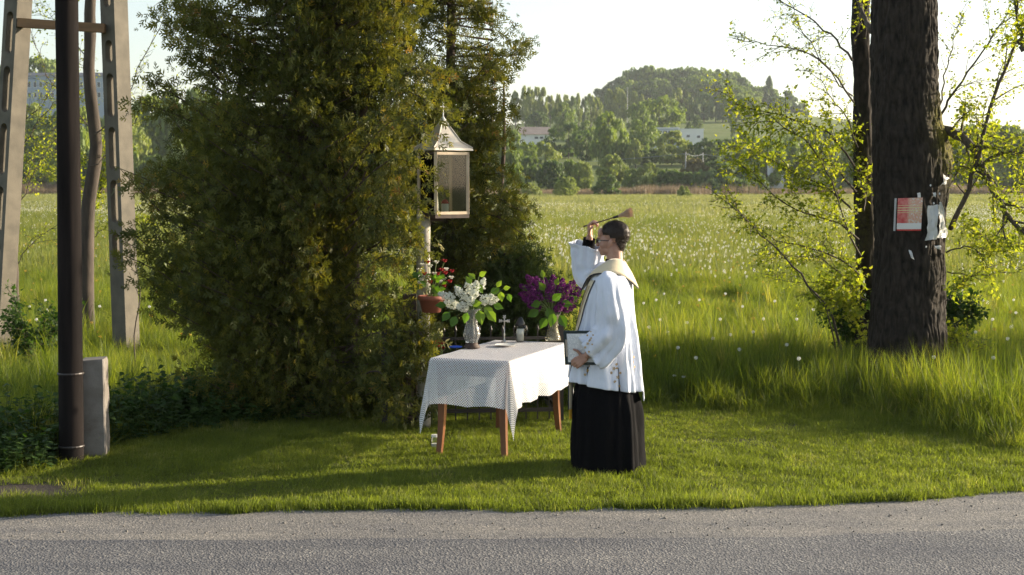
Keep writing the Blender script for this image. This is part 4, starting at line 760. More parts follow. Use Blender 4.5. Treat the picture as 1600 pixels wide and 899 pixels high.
# second, thinner trunk with the long left-reaching twigs
Y2 = 15.7; t2 = thing('young_maple', (*(aty(1350, 545, Y2)[:2]), 0), 'slimmer twin stemmed tree with bright leafy twigs just left of the thick trunk', 'tree')
V, Fq, mo = trunk_mesh([(-400, 1325, 1352), (-20, 1326, 1353), (60, 1325, 1353), (120, 1330, 1356), (200, 1330, 1361), (300, 1333, 1367), (400, 1338, 1372), (500, 1340, 1378), (560, 1337, 1382)], Y2, 6.6, 220, 80, .009, moss=[(-2.0, zz(300, Y2), .8, .6, .4)])
G().add(V, Fq, mo).build('trunk', M['old_bark'], t2, smooth=True)
tw, lf = G(), G()
B = [([(1332, 95), (1305, 60), (1270, 30), (1225, 5), (1190, -20)], .014, 10, .085, .032), ([(1334, 160), (1290, 100), (1240, 75), (1190, 70), (1145, 60)], .011, 13, .09, .032), ([(1332, 150), (1300, 120), (1250, 40), (1230, -20)], .009, 10, .10, .030),
     ([(1335, 260), (1300, 215), (1255, 190), (1210, 180), (1165, 165), (1140, 150)], .013, 16, .055, .040), ([(1338, 300), (1290, 250), (1250, 215), (1205, 190), (1170, 195)], .012, 15, .05, .042), ([(1340, 335), (1295, 300), (1245, 270), (1190, 245), (1150, 232)], .013, 16, .05, .042),
     ([(1342, 375), (1300, 345), (1255, 330), (1210, 310), (1180, 275), (1160, 260)], .012, 16, .055, .042), ([(1344, 430), (1300, 400), (1260, 385), (1215, 375), (1175, 350), (1150, 330)], .010, 14, .06, .040), ([(1345, 455), (1310, 425), (1275, 400), (1235, 400), (1190, 395)], .008, 12, .07, .036),
     ([(1340, 230), (1320, 180), (1295, 150), (1275, 100)], .010, 10, .07, .036), ([(1345, 400), (1320, 350), (1300, 290), (1280, 240), (1270, 200)], .011, 13, .05, .042), ([(1346, 480), (1320, 440), (1290, 440), (1250, 440), (1200, 430)], .006, 9, .09, .032),
     ([(1352, 470), (1335, 455), (1318, 440), (1305, 455)], .008, 10, .035, .05), ([(1350, 500), (1330, 480), (1318, 470)], .007, 9, .035, .05), ([(1350, 330), (1352, 300), (1340, 250), (1330, 210)], .008, 9, .05, .042), ([(1335, 70), (1345, 30), (1348, -20)], .01, 6, .08, .034)]
for i, (pp_, r0, nt_w, st, ls) in enumerate(B):
    n_ = len(pp_); limb([pt(x, y, Y2 - .35 - .5 * math.sin(i * 2.1) * (q / n_)) for q, (x, y) in enumerate(pp_)], r0, 50 + i, tw, lf, nt_w, (.18, .5), st, ls, .12, up=.1, n=14, side=3)
tw.build('branches', M['twig'], t2, smooth=True); o = lf.build('foliage', M['spring_leaf'], t2); o['kind'] = 'stuff'
t3 = thing('arching_shoot', (*(atz(1322, 590)[:2]), 0), 'long thin bare shoot arching up to the left from the grass before the young maple', 'sapling'); tw, lf = G(), G()
limb([atz(1322, 590) + (0, 0, -.05), pt(1300, 500, 15.2), pt(1268, 452, 15.1), pt(1230, 405, 15.0), pt(1185, 362, 14.9), pt(1145, 325, 14.8), pt(1120, 305, 14.7)], .016, 90, tw, lf, 15, (.12, .35), .07, .034, .5, n=18, side=1)
limb([atz(1316, 590) + (.02, .1, -.05), pt(1296, 500, 15.3), pt(1266, 455, 15.2), pt(1236, 415, 15.1)], .011, 91, tw, lf, 3, (.1, .2), .09, .03, .8, side=0)
tw.build('stem', M['twig'], t3, smooth=True); lf.build('foliage', M['spring_leaf'], t3)
def shrub(px, py, h, w, seed, label, mat='spring_leaf', ls=.045, n=9, name='leafy_shrub', step=.05, k=(2, 4)):
    b = atz(px, py); t = thing(name, tuple(b), label, 'shrub'); tw, lf = G(), G(); r = np.random.default_rng(seed)
    for i in range(n):
        a = r.uniform(0, 6.28); e = b + np.array((math.cos(a) * w * r.uniform(.3, 1), math.sin(a) * w * r.uniform(.3, 1), h * r.uniform(.6, 1))); limb([b, (b + e) / 2 + (0, 0, h * .1), e], .006, seed * 31 + i, tw, lf, 6, (h * .2, h * .4), step, ls, .2, n=6, side=1, k=k)
    tw.build('stems', M['twig'], t); lf.build('foliage', M[mat], t); return t
shrub(1503, 600, .62, .2, 1, 'bright yellow green shrub growing against the right foot of the thick trunk'); shrub(1490, 570, .95, .28, 2, 'darker leafy shrub behind the right side of the thick trunk', 'nettle', .06, 12)
shrub(1335, 585, .95, .26, 3, 'leafy suckers crowding the foot of the slimmer twin trunk', 'nettle', .06, 12); shrub(60, 590, .9, .4, 4, 'loose green shrub in the grass between the left pole leg and tarred pole', 'nettle', .05, 7)

# poles' surroundings on the left: bare dark stems and leafy twigs
def small_tree(name, label, pts, r0, limbs, seed, Y, mat='spring_leaf', bark_='bark', r1=.6):
    P = bez([pt(x, y, Y) for x, y in pts], 24); b = P[0]; t = thing(name, (b[0], b[1], 0), label, 'tree'); V, Fq = tube(P, np.linspace(r0, r0 * r1, 24), 12); V = V + .01 * np.stack([vn(V * 9), vn(V * 9 + 3), vn(V * 3)], -1)
    G().add(V, Fq).build('trunk', M[bark_], t, smooth=True); tw, lf = G(), G()
    for i, (pp_, r_, n_, st, ls) in enumerate(limbs): limb([pt(x, y, Y + .15 * i - .3) for x, y in pp_], r_, seed + i, tw, lf, n_, (.2, .55), st, ls, .1, n=12, side=2)
    tw.build('branches', M['twig'], t); lf.build('foliage', M[mat], t)['kind'] = 'stuff'; return t
small_tree('dark_stemmed_tree', 'dark crooked tree stem between tarred pole and right concrete leg', [(138, 560), (136, 440), (137, 330), (150, 230), (140, 130), (141, 40), (143, -80), (140, -220)], .095, [([(148, 210), (172, 190), (200, 150), (225, 90), (262, 20), (280, -30)], .010, 12, .11, .026), ([(140, 260), (170, 240), (200, 200), (240, 165), (290, 130)], .008, 10, .09, .026), ([(142, 100), (110, 60), (80, 30), (55, 20)], .008, 9, .09, .03), ([(140, 200), (100, 150), (70, 110), (50, 60), (45, 20)], .008, 10, .09, .028), ([(138, 330), (160, 290), (180, 255), (170, 235)], .008, 10, .04, .045), ([(138, 300), (120, 290), (150, 320)], .006, 7, .04, .045), ([(139, 380), (170, 350), (200, 345)], .006, 7, .05, .04)], 200, 18.2)
small_tree('thin_dark_tree', 'slim dark tree stem just behind the left concrete leg', [(18, 560), (22, 480), (20, 380), (24, 280), (18, 160), (20, 40), (22, -80)], .075, [([(24, 330), (50, 280), (85, 220), (120, 190)], .009, 12, .07, .035), ([(24, 260), (50, 200), (90, 160), (120, 150)], .009, 12, .07, .035), ([(22, 420), (50, 380), (90, 350), (110, 350)], .007, 9, .08, .032), ([(22, 300), (45, 270), (60, 230), (90, 240)], .007, 10, .06, .035), ([(20, 200), (60, 170), (100, 110), (130, 95)], .007, 10, .09, .028)], 260, 19.5)
for X_, Y_, r_, z0_, z1_, l_ in ((20.6, 20.9, 1.3, 3.5, 5.3, 'small roadside tree beyond the right edge casting shade across the lawn'), (23.5, 20.6, 1.2, 3.8, 5.6, 'second roadside tree beyond the right edge of the picture')):
    t = thing('broadleaf_tree', (X_, Y_, 0), l_, 'tree', 'roadside trees right of the picture'); o = bpy.data.objects.new('crown', CR['tall'][0]); sc.collection.objects.link(o); o.parent = t; o.location = (0, 0, z0_); o.scale = (r_, r_, z1_ - z0_); k_ = bpy.data.objects.new('trunk', TRK); sc.collection.objects.link(k_); k_.parent = t; k_.scale = (2.2, 2.2, z1_ / .85 * .9)
t4 = thing('dead_stalk', tuple(atz(214, 600)), 'thin dark dry stalk standing before the right concrete leg', 'plant'); q = atz(214, 600)
G().add(*tube(bez([q, (q[0] - .02, q[1], .5), (q[0] + .05, q[1], .95), (q[0] - .05, q[1], 1.45)], 10), [.008] * 6 + [.006, .005, .004, .003], 5)).add(*tube([(q[0] + .04, q[1], .9), (q[0] - .06, q[1], 1.15)], [.004, .002], 4)).build('stem', M['twig'], t4)
#@@PART3
# ------------------------------------------------------------------ iron fence round the shrine
fz = thing('iron_fence', (-.5, 12.35, 0), 'low black iron railing fence around the shrine behind the table', 'fence')
def fence_run(a, b, first=True):
    a = np.array(a, float); b = np.array(b, float); L = np.linalg.norm(b - a); n = int(L / .095)
    for z in (.12, .74): G().add(*bar((*a, z), (*b, z), .035, .03 if z < .5 else .022)).build('rail', M['iron'], fz)
    p0 = None
    for i in range(1, n):
        q = a + (b - a) * i / n
        if p0 is None: p0 = G().add(*bar((*q, .04), (*q, .80), .012)).add(*lathe([(.009, .80), (.014, .815), (.001, .85)], 6, (*q, 0))).build('bar', M['iron'], fz); q0 = q
        else:
            o = p0.copy(); sc.collection.objects.link(o); o.parent = fz; o.location = p0.location + Vector((q[0] - q0[0], q[1] - q0[1], 0))
for a, b in (((-1.08, 12.38), (.42, 12.55)), ((.42, 12.55), (.30, 13.5)), ((-1.08, 12.38), (-1.15, 13.3))): fence_run(a, b)
for q in ((-1.08, 12.38), (-.78, 12.43), (.42, 12.55), (.30, 13.5)): G().add(*bar((*q, 0), (*q, .84), .045)).add(*ell((*q, .87), (.03,) * 3, 8, 6)).build('fence_post', M['iron'], fz)

# ------------------------------------------------------------------ wayside shrine: post and glazed case with a tin roof
YS = 12.2
sh = thing('wayside_shrine', (aty(661, 400, YS)[0], YS, 0), 'glazed wayside shrine case with pyramid tin roof on a whitish post', 'shrine')
cpx = aty(661, 400, YS)[0]
V, Fc = tube([(cpx, YS + .05, z) for z in np.linspace(-.05, 1.8, 14)], .058, 12); V = V + .004 * np.stack([vn(V * 20), vn(V * 20 + 4), vn(V * 9) * 0], -1); G().add(V, Fc).build('post', M['post_white'], sh, smooth=True)
dp = aty(640, 560, 12.4); G().add(*box(dp[0] - .055, dp[0] + .055, 12.44, 12.5, 0, 1.12)).build('back_post', M['dark_wood'], sh)
ez = np.array((0, 0, 1.))
# the glazed front looks right of the camera, the case runs back and to the left from it
fl = aty(681, 336, YS - .12); ex = unit((.8, .6, 0)); W_ = .32; ey = np.array((-.6, .8, 0)); D_ = .25; zb = 1.80; zt_ = CAM_H + (288 - 238) / F * YS
fl = fl * (1, 1, 0)
cp = lambda u, v, z: fl + ex * u * W_ + ey * v * D_ + ez * z
corn = [(0, 0), (1, 0), (1, 1), (0, 1)]
for u, v in corn: G().add(*bar(cp(u, v, zb), cp(u, v, zt_), .026)).build('corner_post', M['case_frame'], sh)
for i in range(4):
    a, b = corn[i], corn[(i + 1) % 4]
    for z in (zb + .012, zt_ - .012): G().add(*bar(cp(*a, z) + (0, 0, .001 * i), cp(*b, z) + (0, 0, .001 * i), .024)).build('frame_rail', M['case_frame'] if i < 2 else M['dark_wood'], sh)
    pa, pb = cp(*a, 0), cp(*b, 0); Vp = [pa + ez * (zb + .02), pb + ez * (zb + .02), pb + ez * (zt_ - .02), pa + ez * (zt_ - .02)]; nn = unit(np.cross(pb - pa, ez)) * .002
    Vq = [p + nn for p in Vp] + [p - nn for p in Vp]; G().add(Vq, [(0, 1, 2, 3), (7, 6, 5, 4), (0, 4, 5, 1), (1, 5, 6, 2), (2, 6, 7, 3), (3, 7, 4, 0)]).build('glass_pane', M['pane'], sh)
c0 = cp(.5, .5, 0); V = np.array([cp(u * 1.06 - .03, v * 1.06 - .03, z) for z in (zb - .03, zb) for u, v in corn]); G().add(V, [(3, 2, 1, 0), (4, 5, 6, 7), (0, 1, 5, 4), (1, 2, 6, 5), (2, 3, 7, 6), (3, 0, 4, 7)]).build('shelf', M['dark_wood'], sh)
G().add(*bar((cpx, YS + .06, 1.755), c0 * (1, 1, 0) + ez * 1.755, .04, .03)).build('bracket', M['dark_wood'], sh)
# flared pyramid roof
G_ = G(); lv = [(.62, zt_ + .012), (.60, zt_ + .03), (.36, zt_ + .085), (.05, CAM_H + (288 - 190) / F * YS)]; Vr = []
for s, z in lv: Vr += [c0 + (cp(u, v, 0) - c0) * s * 2 + ez * z for u, v in corn]
Fr = grid_faces(4, 4, True).tolist() + [(3, 2, 1, 0), (12, 13, 14, 15)]; rf = G_.add(Vr, Fr).build('roof', M['roof_tin'], sh)
e_ = G(); 
for i in range(4): e_.add(*tube([np.array(Vr[4 + i]) + (0, 0, .004), np.array(Vr[8 + i]) + (0, 0, .004), np.array(Vr[12 + i]) + (0, 0, .004)], .006, 5))
e_.build('ridge_seam', M['roof_tin'], rf)
zt2 = lv[-1][1]; G().add(*lathe([(.02, 0), (.026, .015), (.012, .03), (.006, .045), (.005, .16), (.001, .17)], 10, (c0[0], c0[1], zt2))).build('finial', M['white_gloss'], rf)
G().add(*bar(c0 * (1, 1, 0) + ez * (zt2 + .12) - ex * .03, c0 * (1, 1, 0) + ez * (zt2 + .12) + ex * .03, .007)).build('cross_arm', M['white_gloss'], rf)
def grave_candle(p, s, label, cap='red', gname='grave_candle'):
    t = thing(gname, p, label, 'candle'); G().add(*lathe([(.0, .001), (.026, 0), (.03, .01), (.03, .08), (.026, .088)], 12, np.array(p), False)).build('candle_body', M['wax'], t, smooth=True)
    G().add(*lathe([(.028, .088), (.03, .1), (.018, .118), (.004, .125)], 12, np.array(p))).build('candle_cap', M['red_petal'] if cap == 'red' else M['black_plastic'], t, smooth=True)
grave_candle(tuple(cp(.42, .25, zb + .001)), 1, 'white candle with a red cap standing inside the shrine case'); grave_candle(tuple(cp(.2, .6, zb + .001)), 1, 'white candle with a red cap at the back left inside the shrine case')
sp_ = cp(.32, .72, zb + .001); st = thing('statuette', tuple(sp_), 'small pale robed statuette standing inside the shrine case', 'statuette')
G().add(*lathe([(.045, 0), (.05, .02), (.04, .03), (.038, .08), (.03, .16), (.034, .22), (.03, .255), (.012, .27)], 14, sp_)).add(*lathe([(.01, .268), (.022, .28), (.026, .30), (.018, .325), (.003, .333)], 12, sp_)).build('robe', M['white_gloss'], st, smooth=True)

# ------------------------------------------------------------------ flowers and pots
def rose(g, c, r, rg, rnd=.5):
    c = np.array(c); k = 12
    for ring, (q, tilt, n) in enumerate(((.35, .15, 4), (.7, .55, 5), (1., 1.0, 6))):
        for i in range(n):
            a = i * 6.283 / n + ring; D = np.array((math.cos(a) * math.sin(tilt + .2), math.sin(a) * math.sin(tilt + .2), math.cos(tilt))); T = np.array((-math.sin(a), math.cos(a), 0)); b = c - (0, 0, r * .3)
            V = [b, b + D * r * .7 * (q + .3) + T * r * .45, b + D * r * (q + .35), b + D * r * .7 * (q + .3) - T * r * .45]; g.add(V, np.array([(0, 1, 2, 3)]), rnd)
LL = (np.array([(0, 0, 0), (-.30, .25, .05), (-.34, .5, .04), (-.16, .78, 0), (0, 1, -.06), (.16, .78, 0), (.34, .5, .04), (.30, .25, .05), (0, .3, -.02), (0, .65, -.03)]), [(0, 8, 1), (1, 8, 2), (2, 8, 9), (2, 9, 3), (3, 9, 4), (4, 9, 5), (5, 9, 6), (6, 9, 8), (6, 8, 7), (7, 8, 0)])
def leaf(parent, p, d, nrm, s, rnd=.5, mat='lilac_leaf'):
    g = G(); V, Fc = LL; D = unit(d); X = unit(np.cross(D, nrm)); N = np.cross(X, D); P = np.array(p) + s * (V[:, :1] * X + V[:, 1:2] * D + V[:, 2:] * N); g.add(P, Fc, rnd); return g.build('leaf', M[mat], parent)
def panicle(parent, base, d, L, mat, seed, w=.3):
    r = np.random.default_rng(seed); d = unit(d); n = int(150 * L / .14); t = r.uniform(.05, 1, n); rad = L * w * np.sin(np.clip(t * 2.6 + .35, 0, math.pi)) * (1 - .35 * t); a = r.uniform(0, 6.28, n)
    u = unit(np.cross(d, (0.3, .2, 1))); v = np.cross(d, u); out = np.cos(a)[:, None] * u + np.sin(a)[:, None] * v; P = np.array(base) + d * (t * L)[:, None] + out * (rad * r.uniform(.6, 1.1, n))[:, None]
    g = G(); FV = np.array([(0, 0, 0), (.5, .5, .15), (1, 0, .1), (.5, -.5, .15), (-.5, .5, .15), (-1, 0, .1), (-.5, -.5, .15)]); FF = np.array([(0, 3, 2, 1), (0, 1, 4, 4), (0, 4, 5, 6), (0, 6, 3, 3)]); FF = np.array([(0, 3, 2, 1), (0, 4, 5, 6)])
    scatter(g, FV, FF, P, r.normal(0, 1, (n, 3)), out + d * .4 + r.normal(0, .3, (n, 3)), .0105, r.uniform(0, 1, n)); scatter(g, FV[:, [1, 0, 2]], FF, P + out * .002, r.normal(0, 1, (n, 3)), out + d * .3, .010, r.uniform(0, 1, n))
    return g.build('flower_panicle', M[mat], parent)
def lilac(label, base, H, items, leaves_, mat, seed, k_=1.):
    items = [(a * k_, b * k_, c * k_, d) for a, b, c, d in items]
    """items: (dx,dz,dy,len) ends; bouquet held in a vase"""
    t = thing('lilac_bouquet', tuple(base), label, 'flowers'); b = np.array(base); sg = G(); r = np.random.default_rng(seed)
    for i, (dx, dz, dy, L) in enumerate(items):
        e = b + np.array((dx, dy, dz)); d = unit(e - b - (0, 0, .02)); s0 = b + (r.uniform(-.015, .015), r.uniform(-.015, .015), -.14); sg.add(*tube(bez([s0, b + (dx * .15, dy * .15, .02), e - d * L * .2], 7), .0028, 5)); panicle(t, e - d * L * .25, d + (dx * 2, 0, .1), L, mat, seed + i, .32)
    for i, (dx, dz, dy, ax, az, s, q) in enumerate(leaves_):
        e = b + np.array((dx, dy, dz)); d = np.array((ax, r.uniform(-.3, .3), az)); sg.add(*tube(bez([b + (dx * .2, dy * .2, -.04), b + (dx * .55, dy * .5, dz * .55), e], 6), .0018, 4)); leaf(t, e, d, (r.uniform(-.3, .3), -1, r.uniform(.1, .7)), s, q)
    sg.build('stems', M['stem_pale'], t); return t
TZ = .757
vb = atz(737, 544, TZ)
vt = thing('crystal_vase', tuple(vb), 'tall waisted cut crystal vase on a dark base holding white lilac', 'vase')
k = 1.0; vprof = [(.046, .045), (.05, .06), (.066, .095), (.068, .115), (.058, .15), (.046, .19), (.045, .215), (.056, .26), (.070, .305), (.073, .312)]
vin = [(r_ - .006, z) for r_, z in vprof[::-1]][:-1] + [(.03, .055)]
n_ = 24; V, Fc = lathe(vprof + vin, n_, vb); th = np.tile(np.arange(n_), len(vprof + vin)); V = V + 0; dv = V - vb; V = vb + dv * np.array((1, 1, 1)) * (1 + .035 * ((th % 2) * 2 - 1) * (dv[:, 2] < .29))[:, None] ** np.array((1, 1, 0)); G().add(V, Fc).build('vase_body', M['crystal'], vt)
G().add(*lathe([(.062, 0), (.068, .006), (.060, .02), (.05, .03), (.048, .044)], 20, vb)).build('vase_base', M['dark_wood'], vt, smooth=True)
wb = vb + (0, 0, .31)
lilac('bouquet of white lilac with bright green leaves in the crystal vase', wb, .2, [(-.16, .09, -.04, .14), (-.13, .03, .02, .13), (-.06, .10, -.03, .14), (-.05, .02, -.07, .13), (.02, .12, -.04, .15), (.06, .16, .03, .12), (.09, .07, -.05, .13), (.0, .06, -.09, .12), (.14, .06, .03, .11), (-.02, .15, .05, .11)],
      [(.03, .24, -.02, -.8, .6, .075, .9), (.06, .26, 0, .8, .5, .07, .9), (.04, .20, -.05, .6, -.8, .09, .8), (.0, .2, -.04, -.5, .7, .08, .8), (.2, .17, 0, .5, .8, .07, .95), (.25, .16, 0, .9, .2, .06, .95), (.23, .14, -.02, .1, -1, .085, .9), (.29, .12, 0, .3, -1, .07, .4), (.15, .12, .02, .7, .4, .09, .5), (.10, .02, -.08, .8, -.7, .11, .85), (.06, -.0, -.10, .2, -1, .12, .8), (.13, -.01, -.08, .6, -.8, .11, .85), (.0, .05, -.12, .9, .1, .09, .85), (-.03, -.02, -.1, -.3, -1, .09, .5), (-.17, -.02, -.03, -.6, -.7, .10, .3), (-.12, -.05, -.07, -.4, -.9, .10, .4), (-.2, .03, .0, -1, 0, .09, .3), (.02, .02, .05, .6, -.5, .09, .2), (-.08, .14, .03, -.6, .6, .08, .5), (.17, .03, .03, .9, -.3, .09, .6)], 'white_petal', 300)
v2 = atz(864, 532, TZ); vt2 = thing('amber_vase', tuple(v2), 'waisted amber tinted glass vase holding purple lilac at the far table end', 'vase')
vp = [(.068, 0), (.068, .012), (.055, .05), (.042, .10), (.04, .14), (.052, .19), (.066, .23)]; V, Fc = lathe(vp + [(r_ - .006, z) for r_, z in vp[::-1]][:-1] + [(.05, .02)], 20, v2); G().add(V, Fc).build('vase_body', M['amber_vase'], vt2, smooth=True)
lilac('bouquet of dark purple lilac in the amber glass vase', v2 + (0, 0, .22), .2, [(-.22, .22, .0, .14), (-.17, .28, .04, .15), (-.11, .27, -.02, .13), (-.20, .12, -.04, .13), (-.13, .17, -.06, .14), (-.02, .16, -.05, .16), (.05, .22, -.03, .16), (.09, .18, -.02, .15), (.14, .24, .05, .14), (.10, .10, -.06, .14), (.04, .06, -.08, .13), (-.05, .24, .04, .13), (.17, .14, .06, .14), (-.15, .06, -.02, .12), (.0, .28, .05, .12), (.12, .05, 0, .12), (-.24, .16, .03, .12), (.2, .2, .1, .12)],
      [(-.07, .2, -.06, -.5, .7, .09, .7), (.02, .24, -.05, .3, .9, .07, .95), (-.1, .1, -.1, -.7, -.2, .1, .3), (-.05, .06, -.12, .2, -.6, .11, .3), (-.12, .04, -.08, -.8, -.5, .11, .2), (.0, .02, -.12, -.2, -1, .12, .35), (.05, .0, -.1, .5, -.9, .12, .3), (-.06, -.02, -.08, -.5, -1, .11, .4), (-.2, .2, .0, -.9, .3, .08, .6), (.12, .12, -.05, .8, .2, .09, .3), (-.01, .12, -.12, .5, .4, .1, .25), (-.08, .3, 0, -.2, 1, .07, .9), (.06, .1, -.12, .8, -.1, .1, .2)], 'purple_petal', 340, .84)
# lantern candle with a black cap
lp = atz(813, 534, TZ); t = thing('glass_candle_lantern', tuple(lp), 'squat glass candle lantern with a black domed cap on the table', 'lantern')
G().add(*lathe([(.03, 0), (.036, .005), (.034, .04), (.050, .075), (.052, .1), (.04, .125), (.034, .13)], 18, lp)).build('glass_body', M['jar_glass'], t, smooth=True)
G().add(*lathe([(.028, .004), (.029, .05), (.028, .105)], 14, lp)).build('wax_candle', M['wax'], t, smooth=True); G().add(*lathe([(.036, .13), (.040, .135), (.038, .15), (.028, .17), (.020, .19), (.006, .203)], 16, lp)).build('cap', M['black_plastic'], t, smooth=True)
for s in (-1, 1): G().add(*tube(bez([lp + (s * .036, 0, .12), lp + (s * .062, 0, .10), lp + (s * .058, 0, .065), lp + (s * .038, 0, .05)], 8), .004, 6)).build('handle', M['jar_glass'], t, smooth=True)
cpz = atz(788, 535, TZ); t = thing('standing_crucifix', tuple(cpz), 'small ornate silver standing crucifix between vase and lantern', 'crucifix')
G().add(*lathe([(.028, 0), (.024, .008), (.008, .016), (.005, .04), (.008, .06), (.004, .075), (.005, .13)], 12, cpz)).build('foot', M['silver'], t, smooth=True)
g = G(); q = cpz + (0, 0, .13); g.add(*bar(q, q + (0, 0, .075), .011)); g.add(*bar(q + (-.03, 0, .045), q + (.03, 0, .045), .011))
for dx, dz in ((-.032, .045), (.032, .045), (0, .08)): 
    for ax, az in ((0, 0), (.007, .007), (-.007, .007), (.007, -.007), (-.007, -.007)): g.add(*ell(q + (dx + ax, 0, dz + az), (.0065,) * 3, 8, 6))
g.add(*tube([q + (-.02, -.008, .05), q + (0, -.01, .044), q + (.02, -.008, .05)], .003, 5)).add(*capsule(q + (0, -.01, .045), q + (0, -.009, .012), .005, .003, 6)).add(*ell(q + (0, -.011, .055), (.005,) * 3, 8, 6)); g.build('cross', M['silver'], t, smooth=True)
pp_ = atz(790, 541, TZ); t = tag(G().add(*lathe([(.0, .002), (.05, .0015), (.056, .004), (.088, .014), (.09, .016), (.086, .013), (.055, .006), (.001, .005)], 30, pp_, False)).build('white_plate', M['white_gloss'], None, smooth=True), 'shallow white plate lying on the lace cloth before the crucifix', 'plate')
bp = atz(712, 543, TZ + .01); tag(G().add(*ell(bp + (0, 0, .004), (.055, .018, .012), 16, 8)).build('blue_case', M['blue_plastic'], None, smooth=True), 'small flat blue object lying left of the crystal vase', 'case')
jp = atz(680, 703, 0); t = thing('glass_jar', tuple(jp), 'empty clear glass jar standing in the grass by the left table leg', 'jar')
G().add(*lathe([(.034, .004), (.038, .01), (.038, .085), (.028, .1), (.028, .115)], 16, jp)).build('jar_body', M['jar_glass'], t, smooth=True); G().add(*lathe([(.030, .102), (.030, .118), (.002, .119)], 16, jp)).build('lid', M['white_gloss'], t)
G().add(*lathe([(.030, .006), (.030, .05)], 14, jp)).build('wax_rest', M['wax'], t)
# hanging terracotta pot with red and white artificial flowers
hp = aty(674, 488, 12.05); t = thing('flower_pot', tuple(hp), 'terracotta pot fixed to the shrine post full of red and white artificial roses', 'flower pot')
G().add(*lathe([(.075, 0), (.1, .10), (.112, .102), (.115, .135), (.104, .137), (.1, .11)], 20, hp)).build('pot', M['terracotta'], t, smooth=True)
r = np.random.default_rng(5)
rs = [(656, 422, 0), (663, 428, 1), (672, 416, 0), (682, 410, 0), (695, 408, 1), (668, 433, 0), (679, 428, 0), (690, 422, 1), (697, 421, 0), (684, 428, 1), (696, 427, 1), (659, 437, 0), (672, 441, 1), (694, 436, 0), (706, 424, 1), (703, 440, 1), (668, 410, 1), (705, 434, 0), (688, 440, 0), (678, 436, 1), (660, 414, 0), (694, 447, 1), (652, 432, 0), (656, 442, 0)]
sg = G()
for px, py, kk in rs:
    q = aty(px, py, 12.05 + r.uniform(-.09, .05)); g = G(); rose(g, q, .026, r, r.uniform(0, 1)); g.add(*ell(q, (.014, .014, .012), 8, 6)); g.build('rose', M['red_petal' if kk else 'white_petal'], t); sg.add(*tube(bez([hp + (r.uniform(-.04, .04), 0, .1), (hp + q) / 2 + (0, 0, .06), q], 5), .002, 4))
for i in range(26):
    a = r.uniform(0, 6.28); q = hp + (math.cos(a) * .12 * r.uniform(.2, 1.2), math.sin(a) * .1 - .02, .13 + r.uniform(0, .2)); leaf(t, q, (math.cos(a), -.3, r.uniform(-.5, .7)), (0, -1, .5), r.uniform(.05, .085), r.uniform(0, .6), 'lilac_leaf')
sg.build('stems', M['stem_pale'], t)
fp = aty(678, 552, 12.3); t = thing('low_flowers', (fp[0], 12.3, 0), 'red and yellow flowers behind the left table corner by the fence', 'flowers'); sg = G()
for i in range(20):
    kk = i % 5 < 3; q = aty((682 if kk else 662) + r.uniform(-10, 10), (538 if kk else 550) + r.uniform(-8, 7), 12.3 + r.uniform(-.06, .06)); g = G(); rose(g, q, .028, r, r.uniform(0, 1)); g.build('flower', M['red_petal' if kk else 'yellow_petal'], t); sg.add(*tube([(q[0] * .7 + fp[0] * .3, 12.3, .0), q], .0025, 4))
sg.build('stems', M['stem_pale'], t)

# ------------------------------------------------------------------ table and lace cloth
A0 = atz(787, 720)[:2]; Ld = np.array((math.cos(R(69.5)), math.sin(R(69.5)))); Sd = np.array((-Ld[1], Ld[0])); LT, ST = 1.22, .50
T0 = lambda l, s, z: np.array((*(A0 + Ld * l + Sd * s), z))
tt = thing('wooden_table', (*A0, 0), 'reddish brown wooden table with curved legs under a lace cloth', 'table'); rotm = (np.array((*Ld, 0)), np.array((*Sd, 0)), np.array((0, 0, 1.)))
V = np.array([T0(l, s, z) for z in (.715, .745) for l, s in ((-.05, -.05), (LT + .05, -.05), (LT + .05, ST + .05), (-.05, ST + .05))]); G().add(V, [(3, 2, 1, 0), (4, 5, 6, 7), (0, 1, 5, 4), (1, 2, 6, 5), (2, 3, 7, 6), (3, 0, 4, 7)]).build('tabletop', M['table_wood'], tt)
for a, b in (((0.03, 0), (LT - .03, 0)), ((0.03, ST), (LT - .03, ST)), ((0, .03), (0, ST - .03)), ((LT, .03), (LT, ST - .03))): G().add(*bar(T0(*a, .665), T0(*b, .665), .022, .09)).build('apron', M['table_wood'], tt)
for l, s in ((0, 0), (LT, 0), (LT, ST), (0, ST)):
    V = []; cl = 1 if l > .1 else -1; cs = 1 if s > .1 else -1
    for z in np.linspace(0, .712, 12):
        u = z / .712; off = .016 * (1 - u) ** 2 - .008 * math.sin(u * math.pi); w = .019 + .012 * u; c = T0(l + cl * off, s + cs * off, z)
        V += [c + rotm[0] * a * w + rotm[1] * b * w for a, b in ((-1, -1), (1, -1), (1, 1), (-1, 1))]
    G().add(np.array(V), grid_faces(12, 4, True).tolist() + [(3, 2, 1, 0), (44, 45, 46, 47)]).build('leg', M['table_wood'], tt)
